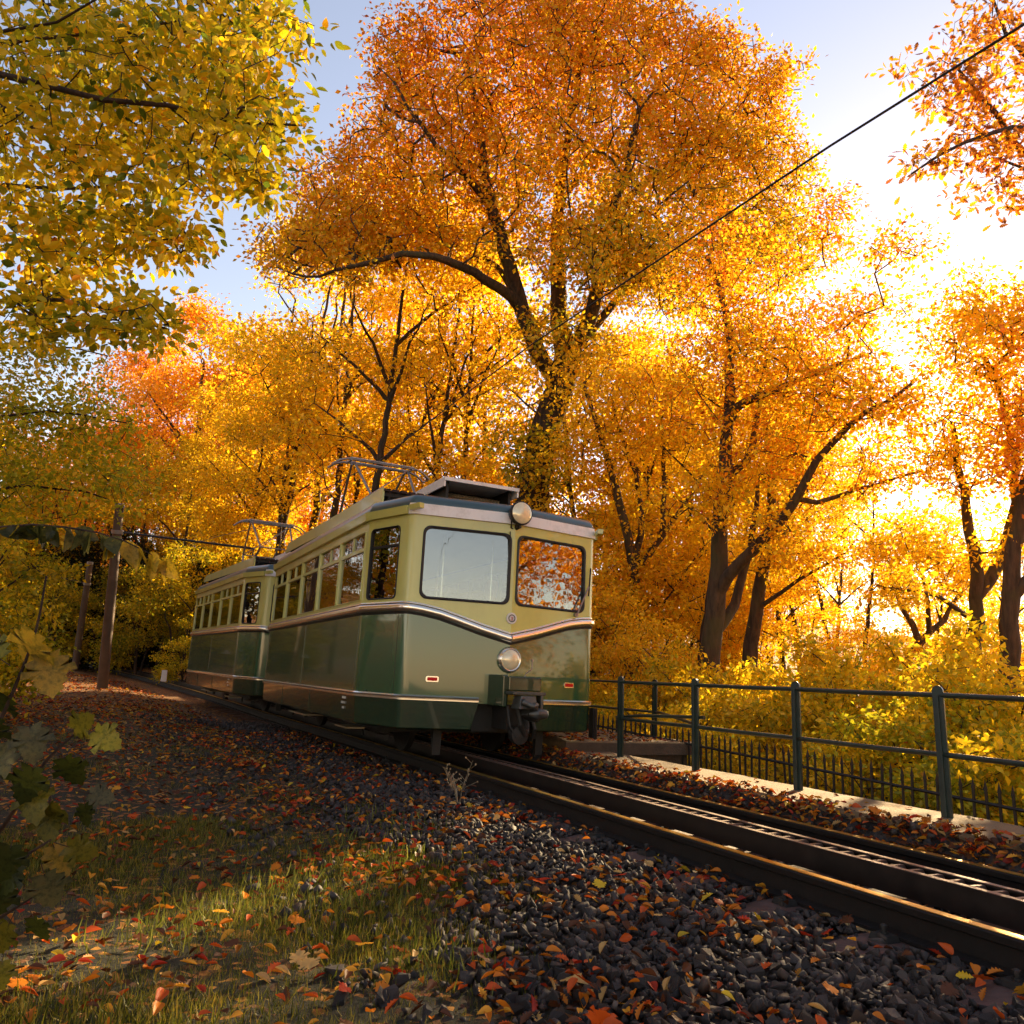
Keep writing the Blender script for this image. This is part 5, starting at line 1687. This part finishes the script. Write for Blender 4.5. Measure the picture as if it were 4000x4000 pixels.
# ------------------------------------------------------------------ young maple and hornbeam twig close by
def sapling():
    d0 = 1.75
    b = at(-260, 3500, d0)
    o = thing('maple_sapling', 'young maple stems with large mottled leaves at the lawn edge', 'sapling', b)
    stems = [[(-260, 3500, 0), (-60, 2950, 0), (80, 2640, .02), (150, 2450, .05), (180, 2250, .05)],
             [(-260, 3500, 0), (20, 3250, .1), (130, 3020, .1), (250, 2900, .15), (340, 2830, .15)],
             [(-260, 3500, 0), (-100, 3650, .05), (40, 3560, .1), (180, 3470, .1)],
             [(-260, 3500, 0), (0, 3400, .05), (120, 3330, .05), (200, 3280, .08)],
             [(-260, 3500, 0), (-120, 2700, -.05), (-30, 2560, -.05), (0, 2480, -.05)]]
    for s in stems:
        P = np.array([at(u, v, d0 + dd) - b for u, v, dd in s])
        t = np.linspace(0, 1, len(P)); tt = np.linspace(0, 1, 12)
        Q = np.stack([np.interp(tt, t, P[:, k]) for k in range(3)], 1)
        for _ in range(2): Q[1:-1] = .25 * Q[:-2] + .5 * Q[1:-1] + .25 * Q[2:]
        MB().tube(Q, np.linspace(.006, .0022, 12), 6).build('stem', M['twig'], o, smooth=.8)
    R_ = _CM[:, 0]; U_ = _CM[:, 1]; B_ = _CM[:, 2]
    LV = [(150, 2430, .0, -2.0, .115, 1), (175, 2520, .05, -1.1, .10, 1), (60, 2700, .0, -2.6, .09, 0), (110, 2790, .05, -1.3, .085, 4), (40, 2600, .05, 2.6, .09, 2), (150, 2950, .05, -1.9, .09, 0), (90, 3010, .0, 2.8, .10, 4), (60, 2900, .1, -2.4, .085, 0), (130, 3010, .1, -1.2, .10, 3), (230, 2920, .15, -1.2, .085, 0), (330, 2830, .15, -.6, .075, 2), (260, 2870, .12, .6, .07, 3), (300, 3090, .15, -.3, .06, 4), (330, 3090, .15, -1.4, .055, 0), (150, 3110, .1, -1.2, .085, 3), (200, 3090, .1, -1.7, .09, 3), (190, 3260, .1, -1.2, .08, 1), (210, 3290, .08, -.5, .075, 3), (120, 3330, .05, -2.2, .08, 0), (160, 3370, .05, -1.4, .09, 4), (30, 3400, .05, -1.8, .09, 0), (60, 3560, .1, -2.0, .08, 3), (110, 3540, .1, -1.2, .07, 0), (20, 3700, .1, -1.6, .07, 3), (30, 3150, .05, -2.6, .10, 0), (-20, 2990, .05, -2.2, .10, 2), (10, 2500, -.05, -2.2, .10, 0), (-10, 2760, 0, -2.0, .09, 0), (60, 3250, .0, -1.8, .085, 0), (10, 3600, .05, -2.4, .08, 1)]
    cols = [(.035, .045, .008), (.28, .19, .02), (.20, .20, .03), (.13, .12, .012), (.10, .10, .045)]
    for u, v, dd, ang, s, c in LV:
        p = at(u, v, d0 + dd) - b
        d = math.cos(ang) * R_ + math.sin(ang) * U_ + rng.normal(0, .25) * B_
        nn = B_ * (1 if rng.random() < .75 else .3) + rng.normal(0, .35, 3) + np.array([0, 0, .3])
        lf = new_obj('leaf', leaf_mesh_single(T_MAPLE, np.array(cols[c])), None, o)
        lf.matrix_basis = frame_matrix(p + norm(d) * .03, d, nn, s)
        q = MB().tube([p * 0, norm(d) * .034], .0011, 4)
        pt = q.build('leaf_stalk', M['twig'], o)
        pt.location = p
sapling()
def hornbeam_twig():
    d0 = 2.3
    b = at(-160, 2110, d0)
    o = thing('hornbeam_twig', 'drooping hornbeam twig with serrated leaves hanging above the maple sapling', 'twig', b)
    pts = [(-160, 2110), (0, 2060), (130, 2050), (260, 2060), (380, 2080), (480, 2110), (560, 2150), (640, 2190)]
    P = np.array([at(u, v, d0 + .02 * math.sin(u * .01)) - b for u, v in pts])
    MB().tube(P, np.linspace(.005, .0012, len(P)), 6).build('stem', M['twig'], o, smooth=.8)
    R_ = _CM[:, 0]; U_ = _CM[:, 1]; B_ = _CM[:, 2]
    cols = [(.05, .055, .012), (.10, .10, .03), (.45, .30, .02), (.12, .11, .04)]
    side = 1
    for i, u in enumerate(np.arange(-20, 660, 24)):
        v = np.interp(u, [q[0] for q in pts], [q[1] for q in pts])
        side = -side
        p = at(u, v, d0) - b
        ang = (-.9 + rng.normal(0, .25)) if side > 0 else (-1.7 + rng.normal(0, .3))
        if u < 200 and side < 0: ang = -2.4
        d = math.cos(ang) * R_ + math.sin(ang) * U_ + rng.normal(0, .3) * B_
        nn = B_ * .6 + rng.normal(0, .5, 3) + np.array([0, 0, .4])
        c = 2 if u > 470 else int(rng.integers(0, 4)) if rng.random() < .3 else (0 if u < 250 else 1)
        lf = new_obj('leaf', leaf_mesh_single(T_BEECH, np.array(cols[c])), None, o)
        lf.matrix_basis = frame_matrix(p, d, nn, .075 * (.8 + .4 * rng.random()))
hornbeam_twig()

# ------------------------------------------------------------------ ballast stones
def stone_variants(k):
    """angular chips: convex hulls of a few random points"""
    out = []
    for _ in range(k):
        bm = bmesh.new()
        e = np.array([1.0, .55 + .35 * rng.random(), .38 + .35 * rng.random()])
        q = rng.uniform(-1, 1, (11, 3))
        q = np.sign(q) * np.abs(q) ** .55 * e
        for p in q: bm.verts.new(p)
        r = bmesh.ops.convex_hull(bm, input=bm.verts)
        bmesh.ops.delete(bm, geom=[v for v in bm.verts if not v.link_faces], context='VERTS')
        bmesh.ops.triangulate(bm, faces=bm.faces)
        bm.verts.index_update()
        out.append((np.array([v.co for v in bm.verts]), np.array([[v.index for v in f.verts] for f in bm.faces])))
        bm.free()
    return out
SV = stone_variants(22)
def rot_rand(n):
    q = norm(rng.normal(0, 1, (n, 4)))
    w, x, y, z = q.T
    return np.stack([np.stack([1 - 2 * (y * y + z * z), 2 * (x * y - z * w), 2 * (x * z + y * w)], -1), np.stack([2 * (x * y + z * w), 1 - 2 * (x * x + z * z), 2 * (y * z - x * w)], -1), np.stack([2 * (x * z - y * w), 2 * (y * z + x * w), 1 - 2 * (x * x + y * y)], -1)], 1)
def ballast():
    n = 46000
    y = -6.3 + 13.5 * rng.random(n) ** 1.5
    lat = -2.75 + 3.55 * rng.random(n)
    edge = -2.15 + .5 * sstep(-3.6, 0, y) + .22 * wob(lat, y, 1.3, .7)
    keep = (lat > edge) | (rng.random(n) < .12)
    keep &= ~((np.abs(np.abs(lat) - .53) < .055) | (np.abs(lat) < .14))
    # sleeper tops stay partly free
    ph = np.abs(((y + 6.4) / .52 + .5) % 1 - .5) * .52
    keep &= ~((ph < .115) & (lat < -.40) & (lat > -.95) & (rng.random(n) < .95))
    keep &= ~((ph < .10) & (np.abs(lat) < .45) & (rng.random(n) < .7))
    keep &= ~((lat > .56) & (rng.random(n) < .45))
    y, lat = y[keep], lat[keep]
    x = lat + path_x(y)
    n = len(x)
    s = .013 + .022 * rng.random(n) ** 2.2
    s *= np.where((lat > -.5) & (lat < .5), .75, 1)
    z = gz(x, y) + s * .3 + .014 * rng.random(n) + np.where((lat < -.62) & (lat > -2), .03 * rng.random(n), 0)
    P = np.stack([x, y, z], 1)
    base = np.array([(.026, .020, .018), (.040, .031, .028), (.058, .046, .041), (.016, .012, .011), (.055, .034, .022), (.085, .066, .052)])
    ci = rng.choice(6, n, p=[.27, .25, .15, .20, .10, .03])
    ok, zd = seen(P, 60)
    key = np.where(ok, zd / s, 1e9)
    big = np.argsort(key)[:300]
    var = rng.integers(0, len(SV), n)
    Rm = rot_rand(n)
    m = np.ones(n, dtype=bool); m[big] = False
    idx = np.where(m)[0]
    VS, FS, CS, off = [], [], [], 0
    for k, (v, f) in enumerate(SV):
        ii = idx[var[idx] == k]
        W = np.einsum('nij,kj->nki', Rm[ii], v) * s[ii][:, None, None] + P[ii][:, None, :]
        VS.append(W.reshape(-1, 3))
        FS.append((f[None, :, :] + (off + np.arange(len(ii)) * len(v))[:, None, None]).reshape(-1, 3))
        off += len(ii) * len(v)
        CS.append(np.repeat(base[ci[ii]] * (.7 + .6 * rng.random((len(ii), 1))), len(v), 0))
    VS, FS, CS = np.concatenate(VS), np.concatenate(FS), np.concatenate(CS)
    me = bpy.data.meshes.new('ballast')
    me.vertices.add(len(VS)); me.vertices.foreach_set('co', VS.astype(np.float32).ravel())
    me.loops.add(FS.size); me.loops.foreach_set('vertex_index', FS.astype(np.int32).ravel())
    me.polygons.add(len(FS)); me.polygons.foreach_set('loop_start', (np.arange(len(FS)) * 3).astype(np.int32)); me.polygons.foreach_set('loop_total', np.full(len(FS), 3, dtype=np.int32))
    me.update(calc_edges=True)
    a = me.attributes.new('leafcol', 'FLOAT_COLOR', 'POINT')
    a.data.foreach_set('color', np.concatenate([CS, np.ones((len(CS), 1))], 1).astype(np.float32).ravel())
    tag(new_obj('ballast', me, M['stone']), 'dark crushed basalt ballast covering the track bed', 'ballast', kind='stuff')
    cache = {}
    LAB = {0: 'dark grey', 1: 'grey', 2: 'light grey', 3: 'blackish', 4: 'brownish', 5: 'pale'}
    for i in big:
        k = (int(var[i]), int(ci[i]))
        if k not in cache:
            me = mesh_np('ballast_stone', SV[k[0]][0], faces=SV[k[0]][1].tolist())
            a = me.attributes.new('leafcol', 'FLOAT_COLOR', 'POINT')
            a.data.foreach_set('color', np.tile(np.array([*base[k[1]], 1]), len(me.vertices)).astype(np.float32))
            me.materials.append(M['stone'])
            cache[k] = me
        o = new_obj('ballast_stone', cache[k])
        mt = Matrix.Identity(4)
        for r in range(3):
            for c in range(3): mt[r][c] = Rm[i][r][c] * s[i]
            mt[r][3] = P[i][r]
        o.matrix_basis = mt
        tag(o, LAB[k[1]] + ' angular ballast stone on the track shoulder nearest the grass', 'stone', LAB[k[1]] + ' ballast stones on the shoulder')
ballast()

# ------------------------------------------------------------------ grass
def grass():
    blade = (np.array([(0, .028, 0), (0, -.028, 0), (.55, .032, .05), (.55, -.032, .05), (1.05, 0, -.2)]), [[0, 1, 3, 2], [2, 3, 4]])
    PP, HH = [], []
    for n, y0, y1, w, pw in ((150000, -6.6, 9.0, 6.0, 1.3), (210000, -5.6, -1.2, 3.0, 1.0)):
        y = y0 + (y1 - y0) * rng.random(n) ** pw
        lat = -1.6 - w * rng.random(n) ** 1.1
        d = wob(lat, y, 1.9, 2.2) + wob(lat, y, 4.3, .3) * .6
        keep = (rng.random(n) < np.clip(.7 + .3 * d, .4, 1)) & (lat < -1.95 + .45 * sstep(-3.6, 0, y) + .3 * wob(lat, y, 1.3, .7) + .2 * rng.normal(0, 1, n))
        y, lat = y[keep], lat[keep]
        x = lat + path_x(y)
        h = (.014 + .046 * rng.random(len(x)) ** 2.6) * np.clip(.9 + .35 * wob(lat, y, 1.9, 2.2), .5, 1.6)
        PP.append(np.stack([x, y, gz(x, y) - .003], 1)); HH.append(h)
    P, h = np.concatenate(PP), np.concatenate(HH)
    n = len(P)
    a = rng.random(n) * 6.28
    lean = rng.normal(0, .6, n)
    D = norm(np.stack([np.cos(a) * (.3 + np.abs(lean)), np.sin(a) * (.3 + np.abs(lean)), np.ones(n)], 1))
    Nn = np.stack([np.cos(a), np.sin(a), np.zeros(n)], 1) + rng.normal(0, .3, (n, 3))
    C = pal((.03, .035, .004), (.07, .08, .008), (.14, .145, .012), (.28, .23, .025), (.26, .16, .035))(rng.random(n) ** 1.2)
    me = leaves('grass', P, D, Nn, h, C, blade)
    tag(new_obj('grass', me, M['grass']), 'short mossy lawn grass between the sapling and the ballast', 'grass', kind='stuff')
    # tufts at the ballast edge
    n = 1500
    cen = [(-2.25, -2.95), (-2.0, -2.35), (-2.4, -3.6), (-1.75, -1.7), (-2.6, -3.1), (-1.95, -2.9), (-2.9, -3.5), (-3.2, -3.75), (-1.62, -2.2), (-2.3, -4.4)]
    q = np.array(cen)[rng.integers(0, len(cen), n)] + rng.normal(0, .13, (n, 2))
    P = np.stack([q[:, 0], q[:, 1], gz(q[:, 0], q[:, 1])], 1)
    a = rng.random(n) * 6.28
    D = norm(np.stack([np.cos(a) * .55, np.sin(a) * .55, np.ones(n)], 1) + rng.normal(0, .2, (n, 3)))
    C = pal((.08, .10, .012), (.14, .16, .02), (.22, .2, .03))(rng.random(n))
    me = leaves('grass', P, D, np.stack([np.cos(a), np.sin(a), np.zeros(n)], 1), .04 + .07 * rng.random(n) ** 1.5, C, blade)
    tag(new_obj('grass', me, M['grass']), 'longer grass tufts along the ballast edge', 'grass tufts', kind='stuff')
grass()

# ------------------------------------------------------------------ fallen leaves
def fallen():
    sets = []
    def scat(n, y0, y1, l0, l1, dens=None, lift=.01, ypow=1.4):
        y = y0 + (y1 - y0) * rng.random(n) ** ypow
        lat = l0 + (l1 - l0) * rng.random(n)
        if dens is not None:
            k = rng.random(n) < dens(lat, y)
            y, lat = y[k], lat[k]
        x = lat + path_x(y)
        z = gz(x, y) + lift * (1 + .8 * rng.random(len(x)))
        return np.stack([x, y, z], 1)
    clump = lambda l, y: np.clip(.5 + .5 * wob(l, y, 2.6, 1.3), .08, 1)
    on_grass = scat(15000, -6.5, 11, -7.5, -1.9, lambda l, y: .35 + .65 * clump(l, y), .026)
    far = scat(5000, 5, 24, -9, -1.3, None, .02, 1.0)
    on_ball = scat(4600, -6.3, 5, -2.3, -.62, clump, .045)
    between = scat(520, -6.3, 3, -.45, .45, lambda l, y: (np.abs(l) > .15) * clump(l, y), .008)
    strip_ = scat(3200, -6.5, 3, .58, .80, lambda l, y: .5 + .5 * clump(l, y), .034)
    ledge_ = scat(420, -6, 2, .80, 1.38, lambda l, y: np.where(l < 1.0, .5, .2), 0)
    ledge_[:, 2] = .108
    plat = scat(900, .2, 6, .95, 2.5, None, 0); plat[:, 2] = .214
    wood = scat(2500, -6, 10, 1.7, 8, None, .02)
    P = np.concatenate([on_grass, far, on_ball, between, strip_, ledge_, plat, wood])
    where = np.concatenate([np.full(len(q), i) for i, q in enumerate((on_grass, far, on_ball, between, strip_, ledge_, plat, wood))])
    n = len(P)
    a = rng.random(n) * 6.28
    tilt = np.where((where == 2) | (where == 4), .45, .28)
    D = np.stack([np.cos(a), np.sin(a), rng.normal(0, 1, n) * tilt * .7], 1)
    Nn = np.stack([rng.normal(0, 1, n) * tilt, rng.normal(0, 1, n) * tilt, np.ones(n)], 1)
    S = (.028 + .034 * rng.random(n)) * np.where(where == 1, 1.4, 1)
    cols = np.array([(.52, .085, .012), (.58, .18, .015), (.64, .29, .025), (.55, .33, .11), (.32, .028, .010), (.10, .035, .014), (.64, .42, .025)])
    ci = rng.choice(7, n, p=[.18, .22, .11, .06, .12, .28, .03])
    C = cols[ci] * (.55 + .55 * rng.random((n, 1)))
    shape = rng.choice(3, n, p=[.62, .30, .08])
    tm = [half_leaf([.05, .22, .45, .68, .88], [.10, .24, .30, .23, .10], .55, .32), half_leaf([.06, .14, .24, .30, .42, .49, .62, .69, .80, .86, .96], [.05, .05, .17, .08, .25, .12, .29, .16, .24, .14, .09], .5, .35), T_MAPLE]
    S = np.where(shape == 2, S * 1.15, S)
    ok, zd = seen(P, 0)
    key = np.where(ok & ((where == 0) | (where == 2) | (where == 3) | (where == 4)), zd / S, 1e9)
    big = np.argsort(key)[:300]
    m = np.ones(n, dtype=bool); m[big] = False
    for k, nm in ((0, 'beech'), (1, 'oak'), (2, 'maple')):
        i = np.where(m & (shape == k))[0]
        me = leaves('fallen_leaves', P[i], D[i], Nn[i], S[i], C[i], tm[k])
        tag(new_obj('fallen_leaves', me, M['litter']), 'scattered fallen %s leaves covering lawn, ballast and platform' % nm, 'leaf litter', kind='stuff')
    cn = ['rust red', 'orange', 'amber', 'pale tan', 'dark crimson', 'brown', 'yellow']
    wn_ = {0: 'on the short grass', 2: 'on the dark ballast stones', 3: 'between the rails', 4: 'on the strip beside the concrete ledge'}
    sn = ['oval beech', 'lobed oak', 'pointed maple']
    cache = {}
    for i in big:
        kk = (int(shape[i]), int(ci[i]))
        if kk not in cache:
            me = leaves('fallen_leaf', np.zeros((1, 3)), np.array([[1., 0, 0]]), np.array([[0, 0, 1.]]), np.ones(1), cols[kk[1]][None, :], tm[kk[0]])
            me.materials.append(M['litter'])
            cache[kk] = me
        o = new_obj('fallen_leaf', cache[kk])
        o.matrix_basis = frame_matrix(P[i], D[i], Nn[i], S[i])
        lab = '%s %s leaf lying %s' % (cn[kk[1]], sn[kk[0]], wn_[int(where[i])])
        tag(o, lab, 'leaf', lab + ' (several)' if False else 'fallen ' + cn[kk[1]] + ' ' + sn[kk[0]] + ' leaves ' + wn_[int(where[i])])
fallen()

# dry weed at the rail, stump, stick
b = at(1790, 3160, 5.9)
wd = thing('dry_weed', 'dry pale weed with branching seed heads growing beside the rail', 'weed', (b[0], b[1], float(gz(b[0], b[1]))))
for k in range(7):
    a = rng.random() * 6.28
    h = .18 + .2 * rng.random()
    l = .1 + .12 * rng.random()
    st = MB(); P = [(0, 0, 0), (math.cos(a) * l * .3, math.sin(a) * l * .3, h * .5), (math.cos(a) * l, math.sin(a) * l, h)]
    st.tube(P, [.0035, .003, .0018], 5)
    for j in range(5):
        t = .45 + .12 * j
        p = np.array([math.cos(a) * l * t, math.sin(a) * l * t, h * t])
        q = p + np.array([rng.normal(0, .03), rng.normal(0, .03), .045])
        st.tube([p, q], .0015, 4); st.box(q, (.009, .009, .011))
    st.build('stalk', M['straw'] if 'straw' in M else M['coil'], wd)
b = at(1330 + 960, 3860, 2.9)
b = at(2310, 3890, 3.0)
sp = thing('tree_stump', 'small dark rotten stump stub among the ballast stones', 'stump', (b[0], b[1], float(gz(b[0], b[1])) - .02))
MB().lathe([(.055, 0), (.05, .05), (.044, .085), (.03, .088)], n=11).build('stub', M['bark'], sp)
p1, p2 = at(3740, 3775, 3.25), at(3860, 3835, 3.15)
stick = MB().tube([p1, (p1 + p2) / 2 + np.array([0, 0, .01]), p2], [.008, .010, .009], 7).build('stick', M['twig'])
tag(stick, 'short broken stick lying on the ballast near the sleeper ends', 'stick')
